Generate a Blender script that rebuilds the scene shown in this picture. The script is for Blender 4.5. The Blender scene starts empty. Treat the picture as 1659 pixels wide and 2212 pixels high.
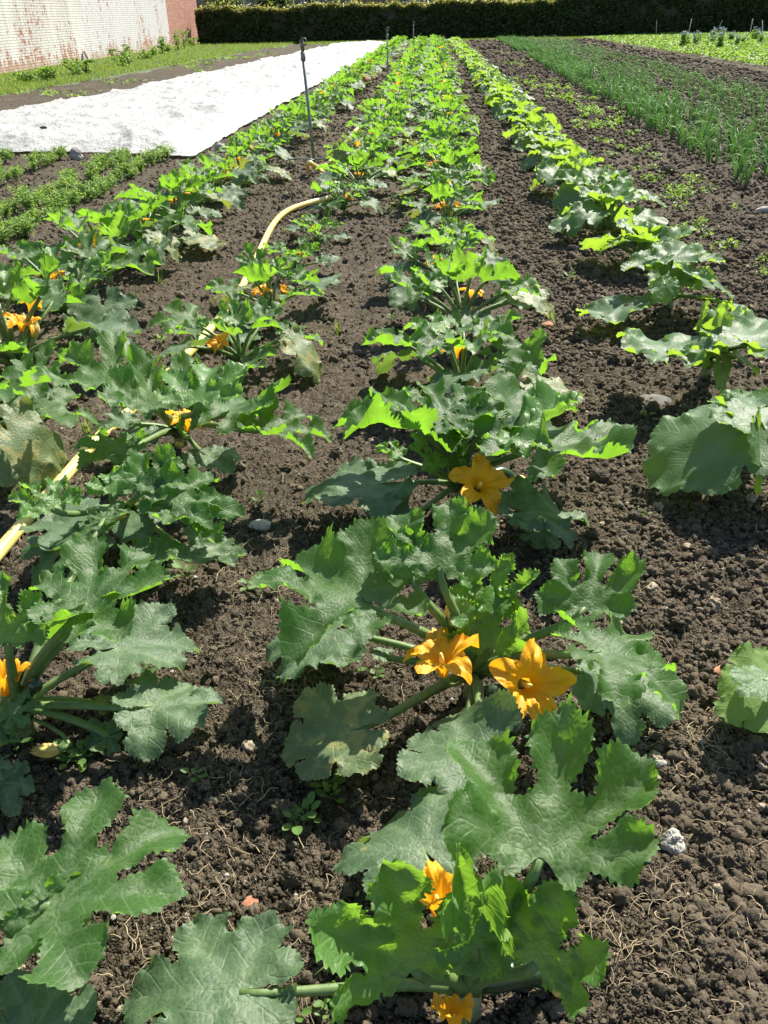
import bpy, math, random
import numpy as np
from mathutils import Vector, Matrix
from mathutils.geometry import delaunay_2d_cdt
R_ = math.radians
rng = np.random.default_rng(11)
random.seed(5)
SC = bpy.context.scene
COL = SC.collection
V3 = lambda *a: np.array(a, float)
# ------------------------------------------------------------------ camera
PITCH, YAW, ROLL, EYE = R_(31.1), R_(3.57), R_(-1.2), 1.55
fwd = V3(-math.sin(YAW)*math.cos(PITCH), math.cos(YAW)*math.cos(PITCH), -math.sin(PITCH))
r0 = V3(math.cos(YAW), math.sin(YAW), 0)
u0 = np.cross(r0, fwd)
rgt = r0*math.cos(ROLL)+u0*math.sin(ROLL)
upv = -r0*math.sin(ROLL)+u0*math.cos(ROLL)
EYEP = V3(0, 0, EYE)
cd = bpy.data.cameras.new('camera')
cam = bpy.data.objects.new('camera', cd); COL.objects.link(cam)
cam.matrix_world = Matrix((( *[rgt[0], upv[0], -fwd[0]], 0), (rgt[1], upv[1], -fwd[1], 0), (rgt[2], upv[2], -fwd[2], EYE), (0, 0, 0, 1)))
cd.sensor_fit = 'VERTICAL'; cd.sensor_height = 24; cd.lens = 24*1791/2212
cd.clip_start = 0.05; cd.clip_end = 2000
SC.camera = cam
# ------------------------------------------------------------------ daylight
SUN_AZ, SUN_EL = 30, 49
w = bpy.data.worlds.new('World'); SC.world = w; w.use_nodes = True
wn = w.node_tree; sky = wn.nodes.new('ShaderNodeTexSky'); sky.sky_type = 'NISHITA'; sky.sun_disc = False
sky.sun_elevation = R_(SUN_EL); sky.sun_rotation = R_(SUN_AZ)
bg = wn.nodes['Background']; bg.inputs['Strength'].default_value = 0.085
wn.links.new(sky.outputs[0], bg.inputs['Color'])
sd = bpy.data.lights.new('sun', 'SUN'); sd.energy = 5.0; sd.angle = R_(0.55); sd.color = (1, .94, .83)
sun = bpy.data.objects.new('sun', sd); COL.objects.link(sun)
sdir = Vector((math.sin(R_(SUN_AZ))*math.cos(R_(SUN_EL)), math.cos(R_(SUN_AZ))*math.cos(R_(SUN_EL)), math.sin(R_(SUN_EL))))
sun.rotation_euler = sdir.to_track_quat('Z', 'Y').to_euler(); sun.location = (10, 20, 30)
vs = SC.view_settings; vs.view_transform = 'Standard'; vs.look = 'None'; vs.gamma = 1; vs.exposure = 1.22
vs.use_curve_mapping = False

# ------------------------------------------------------------------ helpers
def G(u, v, z=0.0):
    """point of the place seen at (u, v) of the 1659 x 2212 photograph, at height z"""
    d = fwd*1791+rgt*(u-829.5)-upv*(v-1106)
    return EYEP+d*((z-EYE)/d[2])

def tag(o, label=None, cat=None, group=None, kind=None):
    if label: o['label'] = label
    if cat: o['category'] = cat
    if group: o['group'] = group
    if kind: o['kind'] = kind
    return o

def link(o, parent=None):
    COL.objects.link(o)
    if parent: o.parent = parent
    return o

def empty(name, loc=(0, 0, 0), rz=0.0):
    o = bpy.data.objects.new(name, None); o.location = loc; o.rotation_euler = (0, 0, rz)
    o.empty_display_size = .1
    return link(o)

def mesh(name, V, F, mats, smooth=True, attrs=None, midx=None, uv=None):
    """V (n,3); F list of index arrays (m,3) or (m,4)"""
    V = np.asarray(V, float)
    F = [np.asarray(f, np.int64).reshape(-1, np.shape(f)[-1]) for f in F if len(f)]
    me = bpy.data.meshes.new(name)
    me.vertices.add(len(V)); me.vertices.foreach_set('co', V.ravel())
    loops = np.concatenate([f.ravel() for f in F]); cnt = np.concatenate([np.full(len(f), f.shape[1]) for f in F])
    me.loops.add(len(loops)); me.loops.foreach_set('vertex_index', loops)
    me.polygons.add(len(cnt))
    me.polygons.foreach_set('loop_start', np.concatenate([[0], np.cumsum(cnt)[:-1]]))
    me.polygons.foreach_set('loop_total', cnt)
    for m in (mats if isinstance(mats, (list, tuple)) else [mats]): me.materials.append(m)
    if midx is not None: me.polygons.foreach_set('material_index', np.asarray(midx, np.int32))
    me.polygons.foreach_set('use_smooth', np.full(len(cnt), smooth))
    for k, a in (attrs or {}).items():
        a = np.asarray(a, float)
        if a.ndim == 1:
            me.attributes.new(k, 'FLOAT', 'POINT').data.foreach_set('value', a)
        else:
            me.attributes.new(k, 'FLOAT_VECTOR', 'POINT').data.foreach_set('vector', a.ravel())
    me.update(calc_edges=True)
    return me

def obj(name, me, parent=None, kind=None):
    o = bpy.data.objects.new(name, me); link(o, parent)
    if kind: o['kind'] = kind
    return o

class MB:
    """collects pieces into one mesh"""
    def __init__(s): s.V = []; s.Q = []; s.T = []; s.A = {}; s.n = 0; s.qi = []; s.ti = []
    def add(s, V, Q=None, T=None, attrs=None, mi=0):
        V = np.asarray(V, float)
        s.V.append(V)
        if Q is not None and len(Q): s.Q.append(np.asarray(Q)+s.n); s.qi.append(np.full(len(Q), mi))
        if T is not None and len(T): s.T.append(np.asarray(T)+s.n); s.ti.append(np.full(len(T), mi))
        for k, a in (attrs or {}).items(): s.A.setdefault(k, []).append(np.asarray(a, float))
        s.n += len(V); return s
    def build(s, name, mats, parent=None, smooth=True, kind=None):
        o = obj(name, s.me(name, mats, smooth), parent, kind); return o
    def me(s, name, mats, smooth=True):
        F = []; mi = []
        if s.Q: F.append(np.concatenate(s.Q)); mi.append(np.concatenate(s.qi))
        if s.T: F.append(np.concatenate(s.T)); mi.append(np.concatenate(s.ti))
        return mesh(name, np.concatenate(s.V), F, mats, smooth, {k: np.concatenate(v) for k, v in s.A.items()}, np.concatenate(mi))

def tube(pts, rad, n=8, rib=0.0, cap=True):
    P = np.asarray(pts, float); m = len(P); rad = np.broadcast_to(np.asarray(rad, float), (m,))
    t = np.gradient(P, axis=0); t /= np.linalg.norm(t, axis=1)[:, None]+1e-9
    ref = V3(0, 0, 1) if abs(t[0][2]) < .9 else V3(1, 0, 0)
    V = []
    for i in range(m):
        a = np.cross(t[i], ref); a /= np.linalg.norm(a)+1e-9; b = np.cross(t[i], a); ref = -b if np.dot(-b, ref) > 0 else b
        ang = np.arange(n)*2*math.pi/n
        rr = rad[i]*(1-rib*(np.arange(n) % 2))
        V.append(P[i]+np.outer(rr*np.cos(ang), a)+np.outer(rr*np.sin(ang), np.cross(a, t[i])))
    V = np.concatenate(V); i, j = np.meshgrid(np.arange(m-1), np.arange(n), indexing='ij')
    Q = np.stack([i*n+j, i*n+(j+1) % n, (i+1)*n+(j+1) % n, (i+1)*n+j], -1).reshape(-1, 4)
    T = np.zeros((0, 3), int)
    if cap:
        V = np.concatenate([V, P[:1], P[-1:]]); k = np.arange(n)
        T = np.concatenate([np.stack([np.full(n, m*n), (k+1) % n, k], -1), np.stack([np.full(n, m*n+1), (m-1)*n+k, (m-1)*n+(k+1) % n], -1)])
    return V, Q, T

def bez(p0, p1, p2, p3, n):
    t = np.linspace(0, 1, n)[:, None]
    return (1-t)**3*p0+3*(1-t)**2*t*p1+3*(1-t)*t**2*p2+t**3*p3

def spline(pts, n):
    """Catmull-Rom through pts"""
    P = np.asarray(pts, float); P = np.concatenate([[2*P[0]-P[1]], P, [2*P[-1]-P[-2]]]); out = []
    for i in range(1, len(P)-2):
        for t in np.arange(n)/n:
            a, b, c, d = P[i-1:i+3]
            out.append(.5*((2*b)+(c-a)*t+(2*a-5*b+4*c-d)*t*t+(3*b-a-3*c+d)*t**3))
    out.append(P[-2]); return np.array(out)

def box(x0, x1, y0, y1, z0, z1):
    V = [(x, y, z) for z in (z0, z1) for y in (y0, y1) for x in (x0, x1)]
    Q = [(0, 2, 3, 1), (4, 5, 7, 6), (0, 1, 5, 4), (2, 6, 7, 3), (0, 4, 6, 2), (1, 3, 7, 5)]
    return np.array(V, float), np.array(Q)

def hsh(i, j, s):
    n = (i*374761393+j*668265263+s*1442695041) & 0x7fffffff
    n = (n ^ (n >> 13))*1274126177 & 0x7fffffff
    return ((n ^ (n >> 16)) & 0xffff)/65535.0

def vnoise(x, y, s=0):
    xi = np.floor(x).astype(np.int64); yi = np.floor(y).astype(np.int64); fx = x-xi; fy = y-yi
    fx = fx*fx*(3-2*fx); fy = fy*fy*(3-2*fy)
    a, b, c, d = hsh(xi, yi, s), hsh(xi+1, yi, s), hsh(xi, yi+1, s), hsh(xi+1, yi+1, s)
    return (a*(1-fx)+b*fx)*(1-fy)+(c*(1-fx)+d*fx)*fy-.5

def fbm(x, y, f, o=4, g=.5, s=0):
    r = 0; a = 1
    for k in range(o): r = r+a*vnoise(x*f+17.3*k, y*f-9.1*k, s+k); f *= 2.03; a *= g
    return r

def ico(sub=1, seed=0, amp=.25, sq=(1, 1, 1)):
    t = (1+5**.5)/2
    V = np.array([(-1, t, 0), (1, t, 0), (-1, -t, 0), (1, -t, 0), (0, -1, t), (0, 1, t), (0, -1, -t), (0, 1, -t), (t, 0, -1), (t, 0, 1), (-t, 0, -1), (-t, 0, 1)], float)
    F = [(0, 11, 5), (0, 5, 1), (0, 1, 7), (0, 7, 10), (0, 10, 11), (1, 5, 9), (5, 11, 4), (11, 10, 2), (10, 7, 6), (7, 1, 8), (3, 9, 4), (3, 4, 2), (3, 2, 6), (3, 6, 8), (3, 8, 9), (4, 9, 5), (2, 4, 11), (6, 2, 10), (8, 6, 7), (9, 8, 1)]
    V = list(V/np.linalg.norm(V[0]))
    for _ in range(sub):
        c = {}; nf = []
        def mid(a, b):
            k = (min(a, b), max(a, b))
            if k not in c:
                m = V[a]+V[b]; V.append(m/np.linalg.norm(m)); c[k] = len(V)-1
            return c[k]
        for a, b, d in F:
            x, y, z = mid(a, b), mid(b, d), mid(d, a); nf += [(a, x, z), (b, y, x), (d, z, y), (x, y, z)]
        F = nf
    V = np.array(V); r = np.random.default_rng(seed); d = 0
    for k in range(5):
        k_ = r.normal(size=3)*(1.3+.7*k); d = d+np.sin(V@k_+r.uniform(0, 6))/(1+.5*k)
    d = d+r.normal(size=len(V))*.25
    V = V*(1+amp*d[:, None]*.6)*np.array(sq)
    return V, np.array(F)

# ------------------------------------------------------------------ materials
class NT:
    def __init__(s, name):
        s.m = bpy.data.materials.new(name); s.m.use_nodes = True; s.t = s.m.node_tree; s.t.nodes.clear()
        s.out = s.t.nodes.new('ShaderNodeOutputMaterial')
    def n(s, typ, props=None, **inp):
        nd = s.t.nodes.new('ShaderNode'+typ)
        for k, v in (props or {}).items(): setattr(nd, k, v)
        for k, v in inp.items():
            k = int(k[1:]) if k[0] == '_' and k[1:].isdigit() else k.replace('_', ' ')
            s.set(nd, k, v)
        return nd
    def set(s, nd, k, v):
        sk = nd.inputs[k]
        if isinstance(v, bpy.types.Node): v = v.outputs[0]
        if isinstance(v, bpy.types.NodeSocket): s.t.links.new(v, sk)
        else:
            if sk.type == 'RGBA' and len(v) == 3: v = (*v, 1)
            sk.default_value = v
    def mix(s, f, a, b, bt='MIX'):
        nd = s.n('Mix', dict(data_type='RGBA', blend_type=bt)); s.set(nd, 0, f); s.set(nd, 6, a); s.set(nd, 7, b); return nd.outputs[2]
    def math(s, op, a, b=0.0, c=0.0, clamp=False):
        nd = s.n('Math', dict(operation=op, use_clamp=clamp)); s.set(nd, 0, a); s.set(nd, 1, b); s.set(nd, 2, c); return nd.outputs[0]
    def ramp(s, f, lo, hi, a=0.0, b=1.0):
        nd = s.n('MapRange', dict(interpolation_type='SMOOTHSTEP')); s.set(nd, 0, f); s.set(nd, 1, lo); s.set(nd, 2, hi); s.set(nd, 3, a); s.set(nd, 4, b); return nd.outputs[0]
    def noise(s, vec, scale, detail=3, rough=.55, dist=0.0):
        nd = s.n('TexNoise', Scale=scale, Detail=detail, Roughness=rough, Distortion=dist)
        if vec is not None: s.set(nd, 'Vector', vec)
        return nd.outputs[0]
    def pos(s): return s.n('NewGeometry').outputs['Position']
    def attr(s, name, out=2):
        nd = s.n('Attribute', dict(attribute_name=name)); return nd.outputs[out]
    def bump(s, h, dist, strength=1.0):
        return s.n('Bump', Height=h, Distance=dist, Strength=strength).outputs[0]
    def done(s, sh):
        s.set(s.out, 'Surface', sh.outputs[0] if isinstance(sh, bpy.types.Node) else sh); return s.m

def leafmat(name, top, top2, vein, under, trans, rough=.42, silver=.5, tf=.42, scale=60, spec=.5, bl=(.70, .76)):
    k = NT(name)
    lc = k.n('SeparateXYZ', _0=k.attr('lc', 1)); al, ac, ed = lc.outputs[0], lc.outputs[1], lc.outputs[2]
    uv = k.attr('flat', 1)
    rnd = k.n('ObjectInfo').outputs['Random']
    main = k.ramp(ac, .0012, .0045, 1, 0)
    ph = k.math('FRACT', k.math('MULTIPLY', k.math('SUBTRACT', al, k.math('MULTIPLY', ac, .9)), 27.0))
    sec = k.ramp(k.math('ABSOLUTE', k.math('SUBTRACT', ph, .5)), 0.02, .10, 1, 0)
    nz0 = k.n('TexNoise', Scale=45.0, Detail=1.0, Vector=uv)
    duv = k.n('VectorMath', dict(operation='ADD'), _0=uv, _1=k.n('VectorMath', dict(operation='SCALE'), _0=nz0.outputs[1], Scale=.012))
    vd = k.n('TexVoronoi', dict(voronoi_dimensions='2D', feature='DISTANCE_TO_EDGE'), Vector=duv, Scale=scale)
    cell = k.ramp(vd.outputs['Distance'], 0.0, .10, 1, 0)
    vm = k.math('MAXIMUM', main, k.math('MAXIMUM', k.math('MULTIPLY', sec, .55), k.math('MULTIPLY', cell, .42)))
    n1 = k.noise(uv, 9, 3); n2 = k.noise(uv, 55, 2)
    base = k.mix(k.ramp(n1, .35, .68), top, top2)
    base = k.mix(k.math('MULTIPLY', k.ramp(rnd, 0, 1), .35), base, top2)
    sil = k.math('MULTIPLY', k.ramp(k.math('ADD', k.noise(uv, 40, 4, .7), k.ramp(ac, .002, .03, .16, -.08)), .55, .66), silver)
    base = k.mix(k.math('MULTIPLY', sil, .8), base, (.17, .235, .13))
    base = k.mix(k.math('MULTIPLY', vm, .62), base, vein)
    rim = k.ramp(ed, .955, 1.0); base = k.mix(k.math('MULTIPLY', rim, .5), base, vein)
    bn = k.noise(uv, 16, 3, .6); blem = k.ramp(bn, *bl); base = k.mix(k.math('MULTIPLY', blem, .6), base, (.36, .31, .10)); base = k.mix(k.math('MULTIPLY', k.ramp(bn, bl[0]+.09, bl[1]+.09), .7), base, (.24, .16, .09))
    geo = k.n('NewGeometry'); bf = geo.outputs['Backfacing']
    col = k.mix(bf, base, k.mix(k.math('MULTIPLY', vm, .4), under, vein))
    h = k.math('SUBTRACT', k.math('ADD', k.math('MULTIPLY', k.ramp(vd.outputs['Distance'], 0, .38), .55), k.math('MULTIPLY', n2, .25)), k.math('ADD', main, k.math('MULTIPLY', sec, .7)))
    bp = k.bump(h, .0013, .6)
    ro = k.math('ADD', rough, k.math('MULTIPLY', bf, .25))
    p = k.n('BsdfPrincipled', Base_Color=col, Roughness=ro, Normal=bp); p.inputs['Specular IOR Level'].default_value = spec
    tcol = k.mix(k.math('MULTIPLY', vm, .55), trans, tuple(c*.55 for c in trans))
    tcol = k.mix(k.ramp(n1, .3, .7), tcol, tuple(c*.72 for c in trans))
    tr = k.n('BsdfTranslucent', Color=tcol, Normal=bp)
    return k.done(k.n('MixShader', _0=tf, _1=p, _2=tr))

M = {}
M['leaf'] = leafmat('courgette_leaf', (.036, .092, .022), (.058, .132, .030), (.17, .27, .11), (.10, .19, .06), (.25, .52, .028), .52, .5, .50, 85, .42)
M['old'] = leafmat('courgette_leaf_old', (.056, .108, .052), (.082, .140, .062), (.19, .25, .14), (.14, .19, .10), (.24, .40, .045), .54, .5, .34, 80, .40)
M['blotch'] = leafmat('courgette_leaf_yellowing', (.075, .120, .050), (.120, .160, .055), (.22, .26, .13), (.16, .20, .09), (.34, .42, .05), .52, .5, .34, 80, .45, (.50, .60))
M['young'] = leafmat('courgette_leaf_young', (.055, .145, .030), (.085, .20, .040), (.20, .33, .10), (.15, .27, .06), (.29, .55, .04), .45, .3, .48, 105, .5)
M['squash'] = leafmat('squash_leaf', (.060, .130, .055), (.085, .175, .065), (.18, .27, .12), (.16, .27, .07), (.40, .63, .042), .52, .15, .45, 55, .5)

def plain(name, c1, c2, scale=20, rough=.6, tf=0.0, tc=None, bump=0.0, bs=60, spec=.5, coord='pos', metal=0.0, rand=0.0):
    k = NT(name); v = k.pos() if coord == 'pos' else k.n('TexCoord').outputs['Object']
    n = k.noise(v, scale, 4); col = k.mix(k.ramp(n, .32, .68), c1, c2)
    if rand:
        rnd = k.n('ObjectInfo').outputs['Random']; col = k.mix(k.math('MULTIPLY', rnd, rand), col, c2)
    p = k.n('BsdfPrincipled', Base_Color=col, Roughness=rough, Metallic=metal); p.inputs['Specular IOR Level'].default_value = spec
    if bump: k.set(p, 'Normal', k.bump(k.noise(v, bs, 4, .65), bump, 1.0))
    if tf:
        tr = k.n('BsdfTranslucent', Color=tc); return k.done(k.n('MixShader', _0=tf, _1=p, _2=tr))
    return k.done(p)

def foliage(name, c1, c2, tc, tf=.35, rough=.5, c3=None):
    """many small leaves in one mesh; 'rnd' per leaf"""
    k = NT(name); r = k.attr('rnd'); col = k.mix(r, c1, c2)
    tcol = k.mix(r, tuple(c*.7 for c in tc), tc)
    if c3:
        g = k.attr('new'); col = k.mix(g, col, c3); tcol = k.mix(g, tcol, tuple(min(1, c*2.2) for c in c3))  # new-growth tint, which also carries the painted sunlight of the hedge tops
    p = k.n('BsdfPrincipled', Base_Color=col, Roughness=rough); p.inputs['Specular IOR Level'].default_value = .35
    return k.done(k.n('MixShader', _0=tf, _1=p, _2=k.n('BsdfTranslucent', Color=tcol)))

M['stalk'] = plain('petiole_green', (.115, .185, .055), (.17, .25, .085), 60, .45, .18, (.3, .45, .06), .0006, 400)
M['stem'] = plain('crown_stem', (.16, .20, .09), (.27, .26, .14), 90, .6, bump=.002, bs=150)
M['petal'] = plain('orange_petal', (.92, .40, .008), (.97, .50, .012), 40, .5, .42, (1, .50, .015), .001, 220)
M['petal_faded'] = plain('faded_petal', (.72, .42, .16), (.80, .56, .26), 60, .6, .3, (.85, .5, .15), .0015, 200)
M['bud'] = plain('yellow_bud', (.50, .42, .12), (.70, .52, .16), 50, .55, .2, (.7, .6, .1), .001, 200)
M['stamen'] = plain('stamen', (.85, .62, .10), (.9, .7, .2), 200, .6)
M['fruit'] = plain('courgette_skin', (.012, .030, .012), (.026, .055, .020), 140, .28, coord='obj')
M['dead'] = plain('withered_leaf', (.22, .15, .07), (.36, .28, .14), 40, .8, .2, (.4, .3, .1))

def soilmat():
    k = NT('dark_soil'); v = k.pos()
    n1 = k.noise(v, 1.7, 4, .6); n2 = k.noise(v, 24, 6, .7); n3 = k.noise(v, 210, 3, .7)
    n0 = k.noise(v, .8, 3, .6); col = k.mix(k.ramp(n1, .35, .65), (.080, .064, .042), (.112, .090, .060))
    col = k.mix(k.ramp(n2, .42, .72), col, (.130, .108, .078))
    col = k.mix(k.math('MULTIPLY', k.ramp(n3, .5, .8), .6), col, (.135, .110, .085))
    col = k.mix(k.math('MULTIPLY', k.ramp(n0, .45, .65), .45), col, (.150, .125, .090))
    sp = k.n('TexVoronoi', Vector=v, Scale=85.0); rr = k.n('SeparateColor', _0=sp.outputs['Color']).outputs[0]
    fleck = k.math('MULTIPLY', k.ramp(sp.outputs['Distance'], .22, .28, 1, 0), k.ramp(rr, .955, .96))
    col = k.mix(fleck, col, (.36, .31, .24))
    v2 = k.n('TexVoronoi', dict(feature='SMOOTH_F1'), Vector=v, Scale=70.0); v3 = k.n('TexVoronoi', Vector=v, Scale=190.0)
    big = k.math('ADD', k.noise(v, 9, 5, .7), k.math('MULTIPLY', k.n('TexVoronoi', Vector=v, Scale=16.0).outputs['Distance'], -.8))
    h = k.math('ADD', k.math('MULTIPLY', v2.outputs['Distance'], -1.0), k.math('ADD', k.math('MULTIPLY', v3.outputs['Distance'], -.45), k.math('MULTIPLY', n2, 1.3)))
    p = k.n('BsdfPrincipled', Base_Color=col, Roughness=.95, Normal=k.n('Bump', Height=h, Distance=.014, Normal=k.bump(big, .07, 1.0))); p.inputs['Specular IOR Level'].default_value = .2
    return k.done(p)
def crumbmat():
    k = NT('soil_crumb'); v = k.pos(); r = k.n('ObjectInfo').outputs['Random']
    col = k.mix(r, (.076, .061, .040), (.136, .110, .075)); col = k.mix(k.ramp(k.noise(v, 160, 3, .7), .45, .75), col, (.125, .10, .077))
    col = k.mix(k.ramp(r, .983, .986), col, (.34, .28, .20))
    p = k.n('BsdfPrincipled', Base_Color=col, Roughness=.95, Normal=k.bump(k.noise(v, 260, 4, .7), .004, 1.0)); p.inputs['Specular IOR Level'].default_value = .2
    return k.done(p)
M['soil'] = soilmat(); M['crumb'] = crumbmat()
M['turf'] = plain('turf_ground', (.05, .075, .02), (.075, .10, .03), 6, .9)
M['grass'] = foliage('grass_blades', (.065, .13, .022), (.13, .20, .045), (.36, .50, .06), .4)
M['weed'] = foliage('weed_leaves', (.07, .15, .035), (.13, .23, .06), (.35, .55, .06), .4)
M['carrot'] = foliage('carrot_leaves', (.10, .20, .05), (.17, .29, .08), (.40, .60, .10), .42)
M['onion'] = foliage('onion_leaves', (.11, .22, .10), (.17, .30, .13), (.45, .70, .18), .5, .4)
M['hedge'] = foliage('hedge_leaves', (.028, .052, .016), (.075, .115, .032), (.16, .26, .03), .28, .42, (.30, .27, .06))  # last colour: bronze new growth, brightened to paint the sunlit rim
M['twig'] = plain('twigs', (.035, .028, .018), (.06, .05, .03), 30, .9)
M['blue'] = plain('blue_petals', (.40, .42, .62), (.50, .52, .70), 20, .6, .3, (.4, .4, .8))
M['hose'] = plain('yellow_hose', (.70, .56, .16), (.78, .66, .25), 6, .38, .12, (.8, .6, .1), .0008, 30)
M['hose_new'] = plain('bright_yellow_hose', (.66, .62, .08), (.74, .70, .13), 6, .35)
M['steel'] = plain('galvanised_pipe', (.17, .19, .17), (.25, .26, .24), 30, .5, metal=.3)
M['brass'] = plain('sprinkler_head', (.10, .085, .06), (.18, .15, .10), 50, .5, metal=.4)
M['whiteplastic'] = plain('white_plastic', (.6, .6, .58), (.7, .7, .68), 20, .5)
M['cane'] = plain('pale_cane', (.55, .52, .42), (.68, .65, .55), 20, .7)
M['stone'] = plain('grey_stone', (.22, .20, .17), (.38, .35, .30), 45, .85, bump=.004, bs=70, coord='obj', rand=.5)
M['flint'] = plain('flint', (.20, .18, .15), (.52, .49, .42), 40, .7, bump=.006, bs=60, coord='obj')
M['terracotta'] = plain('terracotta', (.32, .13, .07), (.42, .19, .11), 40, .85, bump=.002, bs=90, coord='obj')
M['slate'] = plain('slate', (.09, .09, .085), (.15, .145, .135), 30, .95, bump=.002, bs=60, coord='obj')
M['clod'] = plain('earth_clod', (.058, .044, .033), (.105, .083, .062), 60, .95, bump=.008, bs=90, coord='obj', spec=.2)
M['pink'] = plain('pink_petal', (.35, .06, .30), (.45, .1, .4), 50, .6)
M['root'] = plain('dry_root', (.30, .235, .14), (.42, .34, .21), 60, .9)
M['fleece'] = None
def fleecemat():
    k = NT('white_fleece'); v = k.pos(); n = k.noise(v, 3.0, 5, .65)
    col = k.mix(k.ramp(n, .3, .7), (.39, .395, .365), (.47, .47, .45))
    h = k.math('ADD', k.noise(v, 9, 5, .7), k.math('MULTIPLY', k.noise(v, 34, 3, .6), .35))
    bp = k.bump(h, .05, .9)
    p = k.n('BsdfPrincipled', Base_Color=col, Roughness=.6, Normal=bp)
    return k.done(k.n('MixShader', _0=.2, _1=p, _2=k.n('BsdfTranslucent', Color=(.5, .52, .44), Normal=bp)))
M['fleece'] = fleecemat()
def brickmat():
    k = NT('limewashed_brick'); v = k.pos(); s = k.n('SeparateXYZ', _0=v)
    st = k.n('Mapping', Vector=v, Scale=(1, 1, .28))
    r = k.n('ObjectInfo').outputs['Random']; a = k.attr('rnd')
    n1 = k.noise(st, 1.1, 5, .65); n2 = k.noise(st, 5.5, 4, .7); n3 = k.noise(v, 30, 3, .7)
    cell = k.n('TexVoronoi', Vector=k.n('Mapping', Vector=v, Scale=(4, 4.25, 12.5)).outputs[0], Scale=1.0)
    cr = k.n('SeparateColor', _0=cell.outputs['Color']).outputs[0]
    red = k.mix(cr, (.34, .15, .10), (.44, .24, .17)); red = k.mix(k.ramp(n3, .5, .8), red, (.22, .13, .10))
    wsh = k.math('ADD', k.math('ADD', n1, k.math('MULTIPLY', n2, 1.15)), k.math('ADD', k.math('MULTIPLY', cr, .22), k.ramp(s.outputs[2], 0, 1.1, -.20, .05)))
    mask = k.ramp(wsh, .99, 1.09); mask = k.math('MULTIPLY', mask, k.ramp(s.outputs[1], 52.2, 52.3, 1, 0))
    white = k.mix(k.ramp(n1, .4, .7), (.50, .48, .43), (.66, .64, .59))
    grey = k.ramp(k.math('ADD', s.outputs[1], k.math('MULTIPLY', n1, 2.0)), 38.5, 39.5); white = k.mix(k.math('MULTIPLY', grey, .8), white, (.55, .54, .53))
    white = k.mix(k.ramp(k.noise(st, 14, 4, .7), .55, .75), white, (.46, .41, .35))
    foot = k.ramp(k.math('ADD', s.outputs[2], k.math('MULTIPLY', n2, .4)), .25, .7, 1, 0)
    col = k.mix(mask, red, white); col = k.mix(k.math('MULTIPLY', foot, .6), col, (.40, .33, .22))
    return k.done(k.n('BsdfPrincipled', Base_Color=col, Roughness=.9, Normal=k.bump(n3, .006, 1.0)))
M['brick'] = brickmat()
M['mortar'] = plain('mortar', (.38, .34, .28), (.5, .46, .4), 12, .95)
M['coping'] = plain('coping_stone', (.3, .28, .24), (.42, .39, .34), 12, .9)
M['rubble'] = plain('house_stone', (.13, .115, .09), (.27, .24, .19), 2.6, .9, bump=.03, bs=3)
M['frame'] = plain('white_paint', (.72, .72, .70), (.8, .8, .78), 5, .5)
M['glass'] = plain('window_glass', (.02, .025, .03), (.04, .045, .05), 1, .08)
M['bluepaint'] = plain('blue_paint', (.10, .20, .34), (.13, .25, .40), 5, .5)
M['wood'] = plain('brown_boards', (.16, .09, .06), (.24, .14, .09), 9, .8)
M['roof'] = plain('roof_slate', (.10, .10, .11), (.16, .16, .17), 6, .7)

# ------------------------------------------------------------------ the ground
def relief(x, y):
    lump = np.clip((x-.2)/1.3, .34, 1.0)
    h = .030*fbm(x, y, .9, 2)+.030*fbm(x, y, 4.5, 3, .5, 5)
    r = fbm(x, y, 16, 4, .6, 9); h = h+.026*lump*np.maximum(r, -.1)
    return h
def hz(x, y): return float(relief(np.array([x]), np.array([y]))[0])

def ground():
    ny, nx = 760, 520
    y = np.exp(np.linspace(math.log(.28), math.log(75), ny)); t = np.linspace(-1, 1, nx)
    Yg, T = np.meshgrid(y, t, indexing='ij'); X = T*(.62*Yg+1.3)
    jit = np.diff(y, append=y[-1]*1.007)[:, None]
    Yj = Yg+rng.uniform(-.3, .3, Yg.shape)*jit; Xj = X+rng.uniform(-.3, .3, X.shape)*(.62*Yg+1.3)*2/nx
    Z = relief(Xj, Yj)+.007*rng.normal(size=X.shape)*np.clip(1.2-Yg/30, .3, 1)
    i, j = np.meshgrid(np.arange(ny-1), np.arange(nx-1), indexing='ij'); a = i*nx+j
    Q = np.stack([a, a+1, a+nx+1, a+nx], -1).reshape(-1, 4)
    obj('soil', mesh('soil', np.stack([Xj, Yj, Z], -1).reshape(-1, 3), [Q], M['soil']), kind='structure')
    V = [(-900, -300, -.12), (900, -300, -.12), (900, 1500, -.12), (-900, 1500, -.12)]
    obj('ground', mesh('ground', V, [np.array([[0, 1, 2, 3]])], M['turf']), kind='structure')
ground()

def sheet(name, poly, z, nx=60, ny=120, mat='turf', seed=3):
    a, b, c, d = [np.array(p, float) for p in poly]
    s, t = np.meshgrid(np.linspace(0, 1, nx), np.linspace(0, 1, ny), indexing='xy')
    P = (1-t)[..., None]*((1-s)[..., None]*a+s[..., None]*b)+t[..., None]*((1-s)[..., None]*d+s[..., None]*c)
    e = np.minimum(np.minimum(s, 1-s)*nx/4, np.minimum(t, 1-t)*ny/4).clip(0, 1)
    P = P+((fbm(P[..., 0], P[..., 1], .8, 3, .5, seed)*.7)[..., None])*np.array([1, 0])*(1-e)[..., None]
    Z = z*e-.05*(1-e)+.02*fbm(P[..., 0], P[..., 1], 1.2, 2)
    V = np.dstack([P, Z]).reshape(-1, 3); i, j = np.meshgrid(np.arange(ny-1), np.arange(nx-1), indexing='ij'); q = i*nx+j
    obj(name, mesh(name, V, [np.stack([q, q+1, q+nx+1, q+nx], -1).reshape(-1, 4)], M[mat]), kind='structure')
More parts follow.
